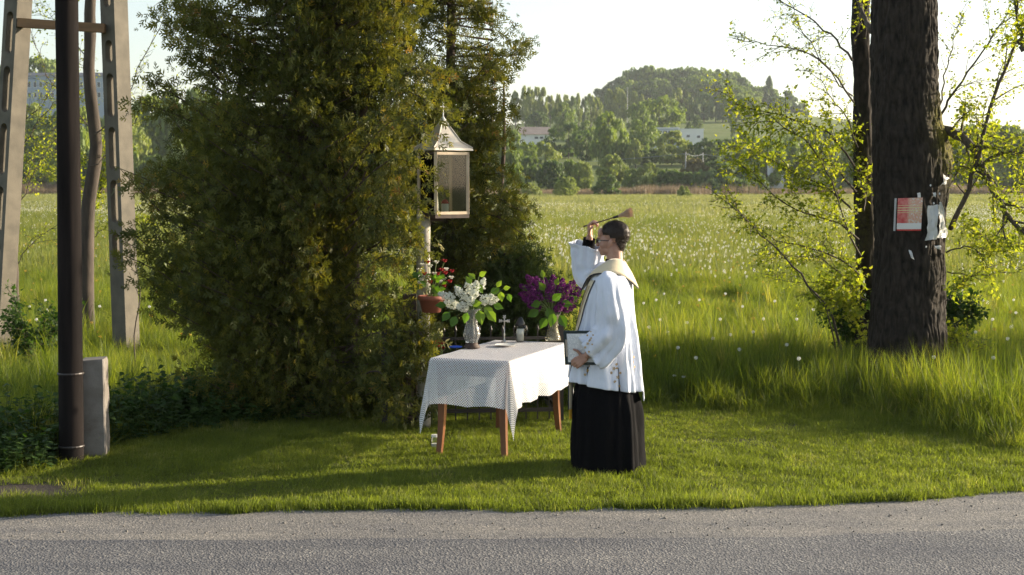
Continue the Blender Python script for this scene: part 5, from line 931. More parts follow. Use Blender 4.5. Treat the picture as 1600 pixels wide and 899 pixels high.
def lace_mat():
    m, nt, b = newmat('lace'); L = nt.links; uv = node(nt, 'ShaderNodeUVMap'); mp = node(nt, 'ShaderNodeMapping'); mp.inputs['Rotation'].default_value = (0, 0, math.pi / 4); mp.inputs['Scale'].default_value = (72, 72, 1); L.new(uv.outputs[0], mp.inputs[0])
    se = node(nt, 'ShaderNodeSeparateXYZ'); L.new(mp.outputs[0], se.inputs[0])
    def saw(o): f = node(nt, 'ShaderNodeMath', operation='FRACT'); L.new(o, f.inputs[0]); s = node(nt, 'ShaderNodeMath', operation='SUBTRACT'); L.new(f.outputs[0], s.inputs[0]); s.inputs[1].default_value = .5; a = node(nt, 'ShaderNodeMath', operation='ABSOLUTE'); L.new(s.outputs[0], a.inputs[0]); return a.outputs[0]
    mx = node(nt, 'ShaderNodeMath', operation='MAXIMUM'); L.new(saw(se.outputs[0]), mx.inputs[0]); L.new(saw(se.outputs[1]), mx.inputs[1])
    lt = node(nt, 'ShaderNodeMath', operation='LESS_THAN'); L.new(mx.outputs[0], lt.inputs[0]); lt.inputs[1].default_value = .30
    w = ramp(nt, noise(nt, 6, 2), [(.3, (.76, .78, .82)), (.7, (.82, .83, .85))]); L.new(w, b.inputs['Base Color']); b.inputs['Roughness'].default_value = .9; b.inputs['Specular IOR Level'].default_value = .15
    tl = node(nt, 'ShaderNodeBsdfTranslucent'); tl.inputs[0].default_value = (.8, .8, .82, 1); m1 = node(nt, 'ShaderNodeMixShader'); m1.inputs[0].default_value = .28; L.new(b.outputs[0], m1.inputs[1]); L.new(tl.outputs[0], m1.inputs[2])
    tp = node(nt, 'ShaderNodeBsdfTransparent'); m2 = node(nt, 'ShaderNodeMixShader'); sc_ = node(nt, 'ShaderNodeMath', operation='MULTIPLY'); L.new(lt.outputs[0], sc_.inputs[0]); sc_.inputs[1].default_value = .75
    L.new(sc_.outputs[0], m2.inputs[0]); L.new(m1.outputs[0], m2.inputs[1]); L.new(tp.outputs[0], m2.inputs[2]); L.new(m2.outputs[0], nt.nodes['Material Output'].inputs[0]); return m
M['lace'] = lace_mat()
hang = .37; e = .055; us = np.concatenate([np.linspace(-hang, 0, 34)[:-1], np.linspace(0, 1, 40)[:-1], np.linspace(0, hang, 34)])
def axis(Ln): a = np.concatenate([np.linspace(-e - hang, -e, 34)[:-1], np.linspace(-e, Ln + e, 46)[:-1], np.linspace(Ln + e, Ln + e + hang, 34)]); return a
al, as_ = axis(LT), axis(ST); U, S = np.meshgrid(al, as_, indexing='ij')
du = np.where(U < -e, U + e, np.where(U > LT + e, U - LT - e, 0)); ds = np.where(S < -e, S + e, np.where(S > ST + e, S - ST - e, 0)); d = np.hypot(du, ds); bu = np.clip(U, -e, LT + e); bs = np.clip(S, -e, ST + e)
cu = np.where(d > 0, du / np.maximum(d, 1e-6), 0); cs = np.where(d > 0, ds / np.maximum(d, 1e-6), 0); ang = np.arctan2(cs, cu); per = bu * 1.0 + bs * 1.0 + ang * .16
corner = np.abs(cu * cs) * 2; rip = (.022 * np.sin(per * 15 + 1) + .012 * np.sin(per * 24 + 4 + np.sin(per * 5) * 2) * (1 + corner * .8) + .02 * vn(np.stack([per * 5, per * 0, per * 0], -1))) * (d / hang) ** 1.3 * (1 + .4 * corner) * (1 - .0)
rad = .012 * smoothstep(0, .03, d) + .05 * (d / hang) * (1 + .5 * corner) + rip; drop = np.where(d > 0, -np.maximum(d - .012, 0) * (.985 + .2 * corner), 0) * (1 - .05 * np.abs(np.sin(per * 9)))
zc = TZ - .004 + drop + .0015 * vn(np.stack([U * 14, S * 14, U * 0], -1)); pu = bu + cu * rad; ps = bs + cs * rad
V = np.stack([A0[0] + Ld[0] * pu + Sd[0] * ps, A0[1] + Ld[1] * pu + Sd[1] * ps, zc], -1).reshape(-1, 3); UVc = np.stack([U, S], -1).reshape(-1, 2)
cl = G().add(V, grid_faces(len(al), len(as_)), None, UVc).build('tablecloth', M['lace'], None, smooth=True, uv=True); tag(cl, 'white lace tablecloth with a small diamond pattern draped over the wooden table', 'tablecloth')

# ------------------------------------------------------------------ the priest
HX, HY = (948 - 800) / F * 10.5, 10.5; PA = math.atan2(.27, -.96)
PM = Matrix.Translation((HX, HY, 0)) @ Matrix.Rotation(PA, 4, 'Z'); PMn = np.array(PM)
pr = thing('person', (HX, HY, 0), 'person in white surplice, cream stole and long black cassock raising a sprinkler brush', 'person'); pr.rotation_euler = (0, 0, PA)
def hand(g, wrist, dF, dK, nP, s=1., curls=(.7, .9, .8), thumb=None, spread=.0):
    w = np.array(wrist, float); dF = unit(dF); nP = unit(np.array(nP) - dF * np.dot(nP, dF)); dK = unit(np.array(dK) - dF * np.dot(dK, dF) - nP * np.dot(dK, nP))
    lens = (.92, 1.0, .94, .76); L0 = (.043, .027, .021)
    for i in range(4):
        kb = w + dF * (.085 - .006 * abs(i - 1.2)) * s + dK * (-.030 + .02 * i) * s; g.add(*capsule(w + dK * (-.018 + .012 * i) * s + dF * .01, kb, .0135 * s, .0115 * s, 8)); p = kb; a = 0
        for j in range(3):
            a += curls[j] * (1 + .06 * (i - 1)); d_ = dF * math.cos(a) + nP * math.sin(a) + dK * spread * (i - 1.5); q = p + unit(d_) * L0[j] * lens[i] * s; g.add(*capsule(p, q, (.0100, .0090, .0080)[j] * s, (.0090, .0082, .0066)[j] * s, 8)); p = q
    b = w + dF * .025 * s - dK * .028 * s; td = thumb if thumb is not None else (unit(-dK * .6 + dF * .7 + nP * .5), unit(dF * .8 + nP * .5 + dK * .3))
    g.add(*capsule(w, b, .014 * s, .0135 * s, 8)); m_ = b + unit(td[0]) * .038 * s; g.add(*capsule(b, m_, .0130 * s, .0105 * s, 8)); g.add(*capsule(m_, m_ + unit(td[1]) * .030 * s, .0105 * s, .0082 * s, 8))
g = G()
hx = -.01   # head shift along facing
for c, r_ in (((-.052, 0, 1.697), (.100, .076, .088)), ((-.005, 0, 1.640), (.070, .062, .085)), ((.002, 0, 1.585), (.062, .052, .045)), ((.038, 0, 1.562), (.023, .028, .021)), ((.060, 0, 1.668), (.017, .044, .012)), ((.052, 0, 1.700), (.022, .05, .04)),
              ((.062, 0, 1.590), (.012, .024, .008)), ((.060, 0, 1.578), (.012, .021, .007)), ((-.045, 0, 1.605), (.06, .055, .06)), ((.030, .035, 1.618), (.028, .022, .026)), ((.030, -.035, 1.618), (.028, .022, .026))): g.add(*ell(np.array(c) + (hx, 0, 0), r_, 20, 14))
g.add(*capsule((.060 + hx, 0, 1.655), (.080 + hx, 0, 1.624), .010, .0125)); g.add(*ell((.077 + hx, 0, 1.616), (.012, .017, .009), 12, 8))
for s in (-1, 1):
    g.add(*ell((-.030 + hx, s * .078, 1.634), (.017, .007, .030), 12, 8, ax=[(.97, 0, .2), (0, 1, 0), (-.2, 0, .97)])); g.add(*ell((-.036 + hx, s * .080, 1.640), (.016, .010, .022), 12, 8)); g.add(*ell((-.025 + hx, s * .076, 1.612), (.008, .007, .010), 10, 6))
g.add(*capsule((-.055, 0, 1.60), (-.065, 0, 1.42), .056, .062, 16)); g.add(*ell((-.035, 0, 1.20), (.10, .15, .26), 18, 12)); g.add(*ell((-.02, 0, .98), (.11, .15, .17), 18, 12)); g.add(*capsule((-.05, .14, 1.385), (-.05, -.14, 1.385), .05, .05, 12))
# near (left) arm
SHn, ELn, WRn = (-.05, .175, 1.375), (-.11, .265, 1.085), (.075, .275, .855)
g.add(*capsule(SHn, ELn, .050, .040, 12)); g.add(*capsule(ELn, WRn, .038, .026, 12)); hand(g, (.085, .277, .843), (.80, .0, -.52), (-.5, -.1, -.8), (-.05, -1, -.05), 1.0, (.55, .75, .6), thumb=((.55, .25, .75), (.85, .05, .35)))
SHf, ELf, WRf = (-.04, -.175, 1.375), (.215, -.215, 1.375), (.165, -.175, 1.665)
g.add(*capsule(SHf, ELf, .050, .040, 12)); g.add(*capsule(ELf, WRf, .038, .026, 12)); hand(g, (.160, -.172, 1.675), (.03, .05, 1), (-.15, -1, .05), (-.95, .05, -.1), 1.0, (.95, 1.05, .7), thumb=((-.35, .7, .75), (-.7, -.1, .55)))
for s in (-1, 1): g.add(*capsule((-.02, s * .08, .95), (-.01, s * .09, .50), .075, .052, 12)); g.add(*capsule((-.01, s * .09, .50), (-.04, s * .09, .09), .052, .034, 12)); g.add(*capsule((-.05, s * .09, .05), (.13, s * .10, .04), .038, .030, 10))
def skin_mat():
    m, nt, b = newmat('skin'); nt.links.new(ramp(nt, noise(nt, 26, 4), [(.3, (.36, .19, .135)), (.7, (.46, .26, .19))]), b.inputs['Base Color']); b.inputs['Roughness'].default_value = .5; b.inputs['Subsurface Weight'].default_value = .12; b.inputs['Subsurface Radius'].default_value = (.02, .008, .005); b.inputs['Subsurface Scale'].default_value = .4; return m
M['skin'] = skin_mat()
body = g.build('body', M['skin'], pr, local=True); md = body.modifiers.new('skin_union', 'REMESH'); md.mode = 'VOXEL'; md.voxel_size = .0042; md.use_smooth_shade = True; md = body.modifiers.new('soften', 'SMOOTH'); md.factor = .6; md.iterations = 4
# hair
def hairline(P):
    x, y, z = P[:, 0] - hx, P[:, 1], P[:, 2]; front = .040 - .10 * np.clip(1.755 - z, 0, 1) * 1.0; k = x < np.where(z > 1.69, front + .0, np.where(z > 1.668, -.020, -.062 - .55 * np.clip(1.645 - z, 0, 1))); return k & (z > 1.575 + .35 * np.clip(x + .09, 0, 1))
hg = G(); V1, F1 = ell((-.053 + hx, 0, 1.699), (.104, .080, .092), 72, 52); V2, F2 = ell((-.052 + hx, 0, 1.625), (.070, .062, .075), 60, 40)
for V, Fc in ((V1, F1), (V2, F2)):
    V = V + .003 * np.stack([vn(V * 60), vn(V * 55 + 2), vn(V * 50 + 5)], -1); k = hairline(V); Fk = [f for f in Fc if len(f) == 4 and all(k[list(f)])]; hg.add(V, Fk, .25)
allv = np.concatenate([V1[hairline(V1)], V2[hairline(V2)]]); idx = rng.integers(0, len(allv), 9000); P = allv[idx] + rng.normal(0, .003, (9000, 3)); N = unit(P - np.array((-.053 + hx, 0, 1.67))); D = np.array((-.8, 0, -.45)) + N * .45 + rng.normal(0, .32, (9000, 3)); D = D - N * (np.sum(unit(D) * N, 1) - .30)[:, None]
grey = np.clip(rng.uniform(0, .6, 9000) + (P[:, 2] < 1.66) * .35, 0, 1); TVh = np.array([(-.5, 0, 0), (.5, 0, 0), (0, 1, 0.)]); Sh = np.stack([np.full(9000, .0016), rng.uniform(.007, .016, 9000), np.ones(9000)], -1); scatter(hg, TVh, np.array([(0, 1, 2)]), P - N * .001, D, N, Sh, grey); hg.build('hair', M['hair'], pr, local=True)
gl = G(); gx = hx
for s in (-1, 1):
    c = np.array((.074 + gx, s * .032, 1.648)); th = np.linspace(0, 2 * math.pi, 17); rp = np.stack([c[0] - .004 * np.abs(np.sin(th)) * 0 - .0 * th, c[1] + .024 * np.cos(th), c[2] + .016 * np.sin(th)], -1); gl.add(*tube(rp, .0022, 5, False)); gl.add(*tube([(.072 + gx, s * .056, 1.654), (.066 + gx, s * .070, 1.654), (-.03 + gx, s * .081, 1.650), (-.05 + gx, s * .082, 1.636)], .0030, 5))
    lens = [c + np.array((0, .022 * math.cos(a), .0145 * math.sin(a))) for a in np.linspace(0, 2 * math.pi, 16)[:-1]]; G().add(lens, [tuple(range(15))]).build('lens', M['pane'], pr, local=True)
    G().add(*ell((.052 + hx, s * .031, 1.646), (.011, .012, .011), 10, 8)).build('eye', M['white_gloss'], pr, local=True, smooth=True)
gl.add(*tube([(.074 + gx, -.009, 1.652), (.078 + gx, 0, 1.655), (.074 + gx, .009, 1.652)], .0015, 5)); gl.build('glasses', M['black_plastic'], pr, local=True, smooth=True)
# torso shape shared by the clothes: z, front, back, half width
TB = [(1.52, .000, -.115, .055), (1.48, .02, -.13, .075), (1.45, .05, -.145, .115), (1.42, .075, -.16, .155), (1.39, .095, -.17, .188), (1.35, .115, -.175, .200), (1.28, .14, -.18, .208), (1.15, .17, -.185, .210), (1.0, .195, -.195, .214), (.85, .215, -.21, .225), (.7, .235, -.23, .24), (.55, .25, -.245, .255), (.3, .25, -.265, .28), (0, .25, -.28, .30)]
def torso(A, Z_, grow=0., fold=0., kf=9, seed=0):
    f_, b_, w_ = interp(TB, Z_); cx = (f_ + b_) / 2; a = (f_ - b_) / 2 + grow; w = w_ + grow; c, s = np.cos(A), np.sin(A); pw = .78; X = cx + a * np.sign(c) * np.abs(c) ** pw; Y_ = w * np.sign(s) * np.abs(s) ** pw
    if np.any(fold):
        q = fold * smoothstep(1.42, .75, Z_) * (.55 * np.sin(kf * A + 1.2 * np.sin(2 * A + seed) + seed + Z_ * .8) + .5 * np.sin((kf * 2 + 3) * A + seed * 2 - Z_ * 1.2) + .7 * vn(np.stack([c * 3 + seed, s * 3, Z_ * 1.1], -1)) + .4 * vn(np.stack([c * 7 + seed, s * 7 + Z_ * 3, Z_ * 5], -1))); X = X + c * q; Y_ = Y_ + s * q
    return np.stack([X, Y_, Z_ * np.ones_like(X)], -1)
na = 180; A = np.linspace(0, 2 * math.pi, na, endpoint=False)
# cassock: collar, skirt
tz = np.linspace(0, 1, 60); zc_ = .76 - tz[:, None] * (.76 - .018) * np.ones((1, na)) + 0 * A; AA = np.ones((60, 1)) * A; Vc = torso(AA, zc_, -.034 + .02 * smoothstep(.66, .4, zc_), .02 * smoothstep(.74, .4, zc_), 7, 2.).reshape(-1, 3)
ck = G().add(Vc, grid_faces(60, na, True)); nk = G().add(*lathe([(.075, 1.43), (.066, 1.47), (.062, 1.515), (.060, 1.518)], 24, (-.055, 0, 0), False)); G().add(np.concatenate(nk.V), np.concatenate(nk.F[4])).build('collar', M['cassock'], pr, local=True, smooth=True); o = ck.build('cassock', M['cassock'], pr, local=True, smooth=True)
sl = o.modifiers.new('cloth', 'SOLIDIFY'); sl.thickness = .004
# surplice body with a hem that dips at the back
hem = .660 - .05 * (1 - np.cos(A)) / 2 * 1.6; tz = np.linspace(0, 1, 90); zs = 1.49 - tz[:, None] * (1.49 - hem[None]); AA = np.ones((90, 1)) * A; Vs = torso(AA, zs, .004, .030, 8, .7); o = G().add(Vs.reshape(-1, 3), grid_faces(90, na, True)).build('surplice', M['surplice'], pr, local=True, smooth=True)
sl = o.modifiers.new('cloth', 'SOLIDIFY'); sl.thickness = .003
Ab = np.linspace(R(205), R(232), 10); zb_ = np.linspace(1.3, .50, 50)[:, None] * np.ones((1, 10)); 
bk = torso(np.ones((50, 1)) * np.linspace(R(176), R(194), 10), np.linspace(.78, .51, 50)[:, None] * np.ones((1, 10)), .012, .02, 8, .7); o = G().add(bk.reshape(-1, 3), grid_faces(50, 10)).build('back_pleat', M['surplice'], pr, local=True, smooth=True); o.modifiers.new('cloth', 'SOLIDIFY').thickness = .004
def sleeve(path, radii, flat, name, seed, n=56, m=44, mat='surplice', rip=.017, k=4):
    P = bez(path, m); rr = np.interp(np.linspace(0, 1, m), np.linspace(0, 1, len(radii)), radii); ff = np.interp(np.linspace(0, 1, m), np.linspace(0, 1, len(flat)), flat)
    T = unit(np.gradient(P, axis=0)); V = []; th = np.linspace(0, 2 * math.pi, n, endpoint=False)
    for i in range(m):
        side = unit(np.cross(T[i], (0, 1., 0))); lat = np.cross(side, T[i]); u = i / (m - 1); q = rip * smoothstep(.1, 1, u) * (np.sin(k * th + seed + u * 2) + .6 * np.sin((2 * k + 1) * th + seed * 3 - u * 3)) + .018 * vn(np.stack([np.cos(th) * 2 + seed, np.sin(th) * 2, np.full(n, u * 9)], -1)) * smoothstep(0, .2, u) * min(1, rip / .012)
        V.append(P[i] + ((rr[i] + q) * np.cos(th))[:, None] * side + ((rr[i] * ff[i] + q) * np.sin(th))[:, None] * lat)
    o = G().add(np.concatenate(V), grid_faces(m, n, True)).build(name, M[mat], pr, local=True, smooth=True); o.modifiers.new('cloth', 'SOLIDIFY').thickness = .0035; return V
sleeve([(-.04, .12, 1.40), (-.05, .20, 1.36), (-.075, .245, 1.24), (-.095, .262, 1.10), (-.075, .272, .99), (-.01, .278, .915), (.055, .28, .865)], [.06, .08, .088, .095, .105, .118, .122], [.8, .8, .75, .62, .52, .45, .42], 'sleeve', 1.)
VR = sleeve([(-.03, -.12, 1.40), (.04, -.19, 1.39), (.12, -.21, 1.375), (.185, -.215, 1.40), (.195, -.21, 1.48), (.185, -.20, 1.56), (.175, -.19, 1.61)], [.055, .085, .10, .10, .105, .118, .128], [.85, .85, .8, .75, .6, .55, .5], 'sleeve', 2.3)
sleeve([(.19, -.212, 1.45), (.18, -.19, 1.58), (.166, -.176, 1.655)], [.05, .045, .042], [1, 1, 1], 'black_cuff', 4, mat='cassock', rip=.002)
# stole: band round the neck with a point at the back, two front strips
inn = bez([(.075, .03, 1.36), (.045, .062, 1.44), (-.03, .078, 1.505), (-.10, .062, 1.515), (-.128, 0, 1.49)], 16); out = bez([(.165, .115, 1.27), (.085, .165, 1.40), (-.035, .190, 1.425), (-.14, .125, 1.40), (-.225, 0, 1.315)], 16)
for s, nm in ((1, 1), (-1, -1)):
    I = inn * (1, s, 1); O = out * (1, s, 1); rows = []
    for t_ in np.linspace(0, 1, 8): b = I + (O - I) * t_; b = b + np.array((0, 0, .016)) * math.sin(t_ * math.pi) + unit(b - np.array((-.05, 0, 1.3))) * .006; rows.append(b)
    o = G().add(np.concatenate(rows), grid_faces(8, 16)).build('stole_collar', M['stole'], pr, local=True, smooth=True); o.modifiers.new('cloth', 'SOLIDIFY').thickness = .004
    e_ = rows[-1] + (0, 0, -.003); G().add(*tube(e_, .0045, 6)).build('stole_edge', M['stole_trim'], pr, local=True, smooth=True)
    zz_ = np.linspace(1.375, .62, 40); ac = np.interp(zz_, [.62, .9, 1.2, 1.375], [R(26), R(30), R(38), R(52)]) * s; hw_ = np.interp(zz_, [.62, 1.2, 1.375], [.19, .20, .22]); rows = []
    for t_ in np.linspace(-1, 1, 9): rows.append(torso(ac + t_ * hw_, zz_, .012, .024, 8, .7))
    rows = np.array(rows); tail = rows[:, -1:, :] + np.linspace(0, 1, 10)[None, 1:, None] * np.array((0.0, 0, -.17)); rows = np.concatenate([rows, tail], 1); mm = rows.shape[1]
    o = G().add(rows.reshape(-1, 3), grid_faces(9, mm)).build('stole_band', M['stole'], pr, local=True, smooth=True); o.modifiers.new('cloth', 'SOLIDIFY').thickness = .004
    for q in (0, 8): G().add(*tube(rows[q], .004, 5)).build('stole_edge', M['stole_trim'], pr, local=True, smooth=True)
    for q, dz in ((3, 0), (5, 0)): G().add(*tube(rows[q][2:-3] + unit(rows[q][2:-3] * (1, 1, 0)) * .004 + np.stack([0 * zz_[:1].repeat(mm - 5), .004 * np.sin(np.arange(mm - 5) * 1.6), 0 * zz_[:1].repeat(mm - 5)], -1), .0018, 4)).build('gold_line', M['gold_thread'], pr, local=True)
    fr = G(); eb = rows[:, -1]
    for a_, b_ in zip(eb[:-1], eb[1:]):
        for t_ in (0, .33, .66): p_ = a_ + (b_ - a_) * t_; fr.add(*tube([p_, p_ + (random.uniform(-.006, .006), random.uniform(-.006, .006), -.07)], .0022, 4))
    fr.build('fringe', M['yellow_petal'], pr, local=True)
# gold flowers embroidered on the surplice
em = G()
def emb(P, N, s, up=(0, 0, 1)):
    P = np.array(P); N = unit(N); X = unit(np.cross(up, N)); Y_ = np.cross(N, X)
    for dx, dy, q in ((0, 0, 1), (.018, .03, .8), (-.02, -.03, .9), (.012, -.062, .7), (-.006, .064, .6)):
        c = P + (X * dx + Y_ * dy) * s
        for i in range(5): a = i * 1.2566 + dx * 40; d_ = X * math.cos(a) + Y_ * math.sin(a); t_ = np.cross(N, d_); em.add([c, c + d_ * .008 * q * s + t_ * .004 * s, c + d_ * .014 * q * s, c + d_ * .008 * q * s - t_ * .004 * s], np.array([(0, 1, 2, 3)]))
for a_, z_ in ((R(112), .76), (R(118), .70), (R(158), .80), (R(160), .73), (R(75), .74), (R(200), .76)): p = torso(np.array([a_]), np.array([z_]), .016, .024, 8, .7)[0]; emb(p, (math.cos(a_), math.sin(a_), 0), 1.)
emb((.055, .358, .945), (.1, 1, .1), .9); emb((.03, .36, .985), (.1, 1, .1), .7)
em.build('embroidery', M['gold_thread'], pr, local=True)
# clipboard held under the arm
cb = np.array((.085, .262, .905)); cf = unit((1, .03, -.03)); cu_ = unit((.03, .10, 1)); cn = np.cross(cu_, cf) * 1.; cn = unit(np.cross(cf, cu_)) * -1
if cn[1] < 0: cn = -cn
t = thing('clipboard', tuple((PMn @ np.array((*cb, 1)))[:3]), 'dark green clipboard with a printed white sheet held against the hip', 'clipboard')
def pbuild(g, name, mat, **k): g.xf(PMn); return g.build(name, mat, t, **k)
pbuild(G().add(*obox(cb, (cf, cu_, cn), (.160, .122, .0025))), 'board', solid('board_green', (.012, .03, .035), .35))
def page_mat():
    m, nt, b = newmat('printed_page'); L = nt.links; uv = node(nt, 'ShaderNodeUVMap'); se = node(nt, 'ShaderNodeSeparateXYZ'); L.new(uv.outputs[0], se.inputs[0])
    s = node(nt, 'ShaderNodeMath', operation='MULTIPLY'); s.inputs[1].default_value = 24; L.new(se.outputs[1], s.inputs[0]); f = node(nt, 'ShaderNodeMath', operation='FRACT'); L.new(s.outputs[0], f.inputs[0]); g1 = node(nt, 'ShaderNodeMath', operation='GREATER_THAN'); L.new(f.outputs[0], g1.inputs[0]); g1.inputs[1].default_value = .52
    mp = node(nt, 'ShaderNodeMapping'); mp.inputs['Scale'].default_value = (60, 24, 1); L.new(uv.outputs[0], mp.inputs[0]); nz_ = node(nt, 'ShaderNodeTexWhiteNoise', noise_dimensions='2D'); fl_ = node(nt, 'ShaderNodeVectorMath', operation='FLOOR'); L.new(mp.outputs[0], fl_.inputs[0]); L.new(fl_.outputs[0], nz_.inputs[0]); g2 = node(nt, 'ShaderNodeMath', operation='LESS_THAN'); L.new(nz_.outputs[0], g2.inputs[0]); g2.inputs[1].default_value = .78
    mu = node(nt, 'ShaderNodeMath', operation='MULTIPLY'); L.new(g1.outputs[0], mu.inputs[0]); L.new(g2.outputs[0], mu.inputs[1]); L.new(gmix(nt, mu.outputs[0], (.8, .8, .81), (.48, .50, .54)), b.inputs['Base Color']); b.inputs['Roughness'].default_value = .6; return m
c = cb + cn * .0045 + cf * .006; V, Fc = obox(c, (cf, cu_, cn), (.130, .102, .0012)); uvp = np.array([((v - c) @ cf / .27 + .5, (v - c) @ cu_ / .21 + .5) for v in V]); pbuild(G().add(V, Fc, None, uvp), 'sheet', page_mat(), uv=True)
pbuild(G().add(*obox(cb + cf * .142 + cn * .008, (cf, cu_, cn), (.006, .06, .004))), 'clip', M['silver'])
# sprinkler brush in the raised hand
hb = np.array((.205, -.150, 1.742)); tip_ = np.array((-.03, -.135, 1.812)); hd = unit(tip_ - hb); t = thing('sprinkler_brush', tuple((PMn @ np.array((*hb, 1)))[:3]), 'straw holy water brush held up in the raised hand above the head', 'brush')
pbuild(G().add(*tube([hb, tip_], [.0055, .004], 8)), 'handle', M['thuja_bark'], smooth=True)
pbuild(G().add(*tube([tip_ - hd * .012, tip_ + hd * .03], [.008, .010], 10)), 'binding', M['iron'], smooth=True)
bs_ = G(); r = np.random.default_rng(9); hu = unit(np.cross(hd, (0, 1, 0))); hv = np.cross(hd, hu)
for i in range(420): a = r.uniform(0, 6.28); q = math.sqrt(r.uniform()); o_ = (math.cos(a) * hu + math.sin(a) * hv) * q; bs_.add(*tube([tip_ + hd * .02 + o_ * .007, tip_ + hd * .075 + o_ * .019, tip_ + hd * r.uniform(.10, .14) + o_ * .036 * r.uniform(.8, 1.1)], [.0014, .0014, .001], 3, False))
pbuild(bs_, 'bristles', solid('straw', (.66, .50, .37), .8, c2=(.52, .37, .26), scale=60))

# ------------------------------------------------------------------ poster and torn plastic on the big trunk
def trunk_y(px, py, off=.0):
    """point on the trunk's camera side under a photo pixel"""
    z = CAM_H + (288 - py) / F * YT; rr = 57 / F * YT; cx = (1421 - 800) / F * YT; p = aty(px, py, YT - rr); x = p[0]; dx = np.clip((x - cx) / rr, -.98, .98); y = YT - rr * math.sqrt(1 - dx * dx) - off; return np.array((aty(px, py, y)[0], y, aty(px, py, y)[2]))
a_, b_, c_, d_ = [trunk_y(*q, .035) for q in ((1401, 361), (1439, 361), (1442, 309), (1403, 310))]; ctr = (a_ + b_ + c_ + d_) / 4
t = thing('poster', tuple(a_), 'red and orange printed poster in a plastic sleeve nailed to the thick trunk', 'poster')
def poster_mat():
    m, nt, b = newmat('poster_print'); L = nt.links; uv = node(nt, 'ShaderNodeUVMap'); n1 = noise(nt, 5, 3, co=uv.outputs[0]); n2 = noise(nt, 11, 4, co=uv.outputs[0]); se = node(nt, 'ShaderNodeSeparateXYZ'); L.new(uv.outputs[0], se.inputs[0])
    pic = ramp(nt, n2, [(.35, (.62, .62, .58)), (.5, (.62, .30, .22)), (.6, (.60, .42, .30)), (.72, (.5, .5, .45))]); red = ramp(nt, n1, [(.35, (.50, .05, .06)), (.65, (.62, .20, .18))])
    lt = ramp(nt, se.outputs[0], [(.38, (0, 0, 0)), (.5, (1, 1, 1))]); c = gmix(nt, lt, red, pic)
    band = ramp(nt, se.outputs[1], [(0, (.45, .04, .04)), (.05, (.7, .7, .7)), (.20, (.66, .68, .72)), (.235, (0, 0, 0))]); e_ = band.node.color_ramp; e_.interpolation = 'CONSTANT'
    fb = node(nt, 'ShaderNodeMath', operation='LESS_THAN'); L.new(se.outputs[1], fb.inputs[0]); fb.inputs[1].default_value = .235; c = gmix(nt, fb.outputs[0], c, band)
    w = node(nt, 'ShaderNodeMath', operation='MULTIPLY'); w.inputs[1].default_value = 13; L.new(se.outputs[1], w.inputs[0]); f = node(nt, 'ShaderNodeMath', operation='FRACT'); L.new(w.outputs[0], f.inputs[0]); g1 = node(nt, 'ShaderNodeMath', operation='LESS_THAN'); L.new(f.outputs[0], g1.inputs[0]); g1.inputs[1].default_value = .3
    g2 = ramp(nt, se.outputs[1], [(0, (0, 0, 0)), (.55, (1, 1, 1)), (.78, (0, 0, 0))]); g2.node.color_ramp.interpolation = 'CONSTANT'; mu = node(nt, 'ShaderNodeMath', operation='MULTIPLY'); L.new(g1.outputs[0], mu.inputs[0]); L.new(g2, mu.inputs[1]); c = gmix(nt, mu.outputs[0], c, (.62, .56, .30))
    L.new(c, b.inputs['Base Color']); b.inputs['Roughness'].default_value = .25; return m
def quadsheet(a, b, c, d, n, th, bulge=0., noise_=0.):
    U, W = np.meshgrid(np.linspace(0, 1, n), np.linspace(0, 1, n), indexing='ij'); U = U[..., None]; W = W[..., None]; P = (a * (1 - U) + b * U) * (1 - W) + (d * (1 - U) + c * U) * W; nn = unit(np.cross(b - a, d - a)); P = P + nn * (bulge * np.sin(U * math.pi) * np.sin(W * math.pi)) + nn * noise_ * vn(np.concatenate([U * 5, W * 5, U * 0], -1))[..., None]
    V = np.concatenate([P.reshape(-1, 3), (P - nn * th).reshape(-1, 3)]); Fq = grid_faces(n, n); uv = np.concatenate([np.concatenate([U, W], -1).reshape(-1, 2)] * 2); return V, np.concatenate([Fq, Fq[:, ::-1] + n * n]), uv
V, Fq, uvq = quadsheet(a_, b_, c_, d_, 10, .002, .006, .002); G().add(V, Fq, None, uvq).build('print', poster_mat(), t, uv=True, smooth=True)
ex2 = unit(b_ - a_); G().add(*bar(a_ - ex2 * .022 + (0, -.004, 0), d_ - ex2 * .022 + (0, -.004, 0), .035, .003)).build('sleeve_edge', M['white_bag'], t)
G().add(*quadsheet(*[trunk_y(*q, .04) for q in ((1434, 309), (1439, 309), (1438, 301), (1433, 302))], 4, .001, 0, .006)[:2]).build('tape', M['white_bag'], t)
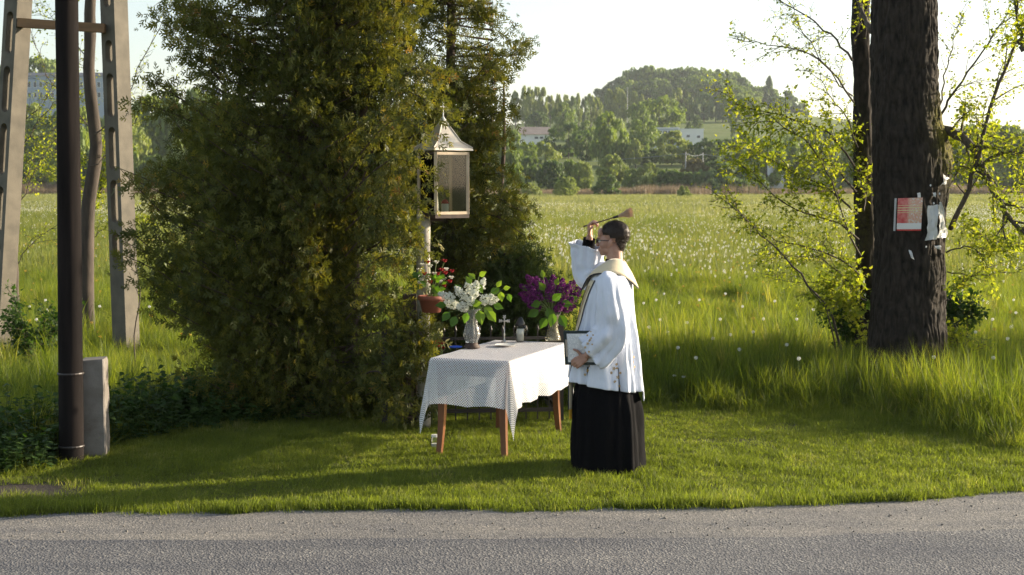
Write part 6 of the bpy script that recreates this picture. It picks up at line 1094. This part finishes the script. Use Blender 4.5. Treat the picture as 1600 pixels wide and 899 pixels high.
def plastic(pts, label, seed, off=.05, nn_=9, noise_=.02, name='plastic_scrap'):
    q = [trunk_y(*p, off) if p[0] < 1476 else aty(*p, YT - .12) for p in pts]; V, Fq, uvq = quadsheet(*q, nn_, .0015, .01, noise_); V = V + .008 * np.stack([vn(V * 40 + seed), vn(V * 33), vn(V * 37)], -1); tag(G().add(V, Fq, rng.uniform(0, 1, len(V))).build(name, M['white_bag'], None), label, 'plastic')
plastic([(1447, 376), (1464, 374), (1466, 320), (1449, 322)], 'crumpled white plastic sheet pinned to the right of the poster', 1); plastic([(1466, 372), (1481, 371), (1471, 316), (1467, 322)], 'white plastic flap hanging off the right edge of the thick trunk', 2, .06)
plastic([(1473, 290), (1479, 286), (1482, 276), (1474, 272)], 'small white plastic shred below the mossy bulge of the trunk', 3, .03, 5); plastic([(1424, 403), (1429, 406), (1424, 392), (1419, 391)], 'small grey plastic shred on the bark below the poster', 4, .03, 4, .01); plastic([(1462, 388), (1471, 391), (1469, 383), (1461, 384)], 'torn white bit below the crumpled plastic sheet', 5, .04, 4, .012); plastic([(1458, 308), (1462, 309), (1462, 301), (1458, 302)], 'tiny white shred above the crumpled plastic sheet', 6, .03, 4, .006)
for px, py in ((1454, 290), (1468, 303), (1447, 386), (1459, 318)): q = trunk_y(px, py, .03); tag(G().add(*ell(q, (.008, .006, .012), 7, 5)).build('paper_bit', M['paper']), 'tiny white remnant of torn paper pinned to the right side of the thick trunk', 'paper', 'torn paper remnants on the thick trunk')

# ------------------------------------------------------------------ evening haze filling the valley
m = bpy.data.materials.new('haze'); m.use_nodes = True; nt = m.node_tree; nt.nodes.remove(nt.nodes['Principled BSDF'])
pv = nt.nodes.new('ShaderNodeVolumePrincipled'); pv.inputs['Color'].default_value = (.86, .93, 1, 1); pv.inputs['Density'].default_value = .00013; pv.inputs['Anisotropy'].default_value = .3
nt.links.new(pv.outputs[0], nt.nodes['Material Output'].inputs['Volume'])
tag(G().add(*box(-760, 760, -320, 1560, -1.3, 82)).build('haze', m), kind='stuff')
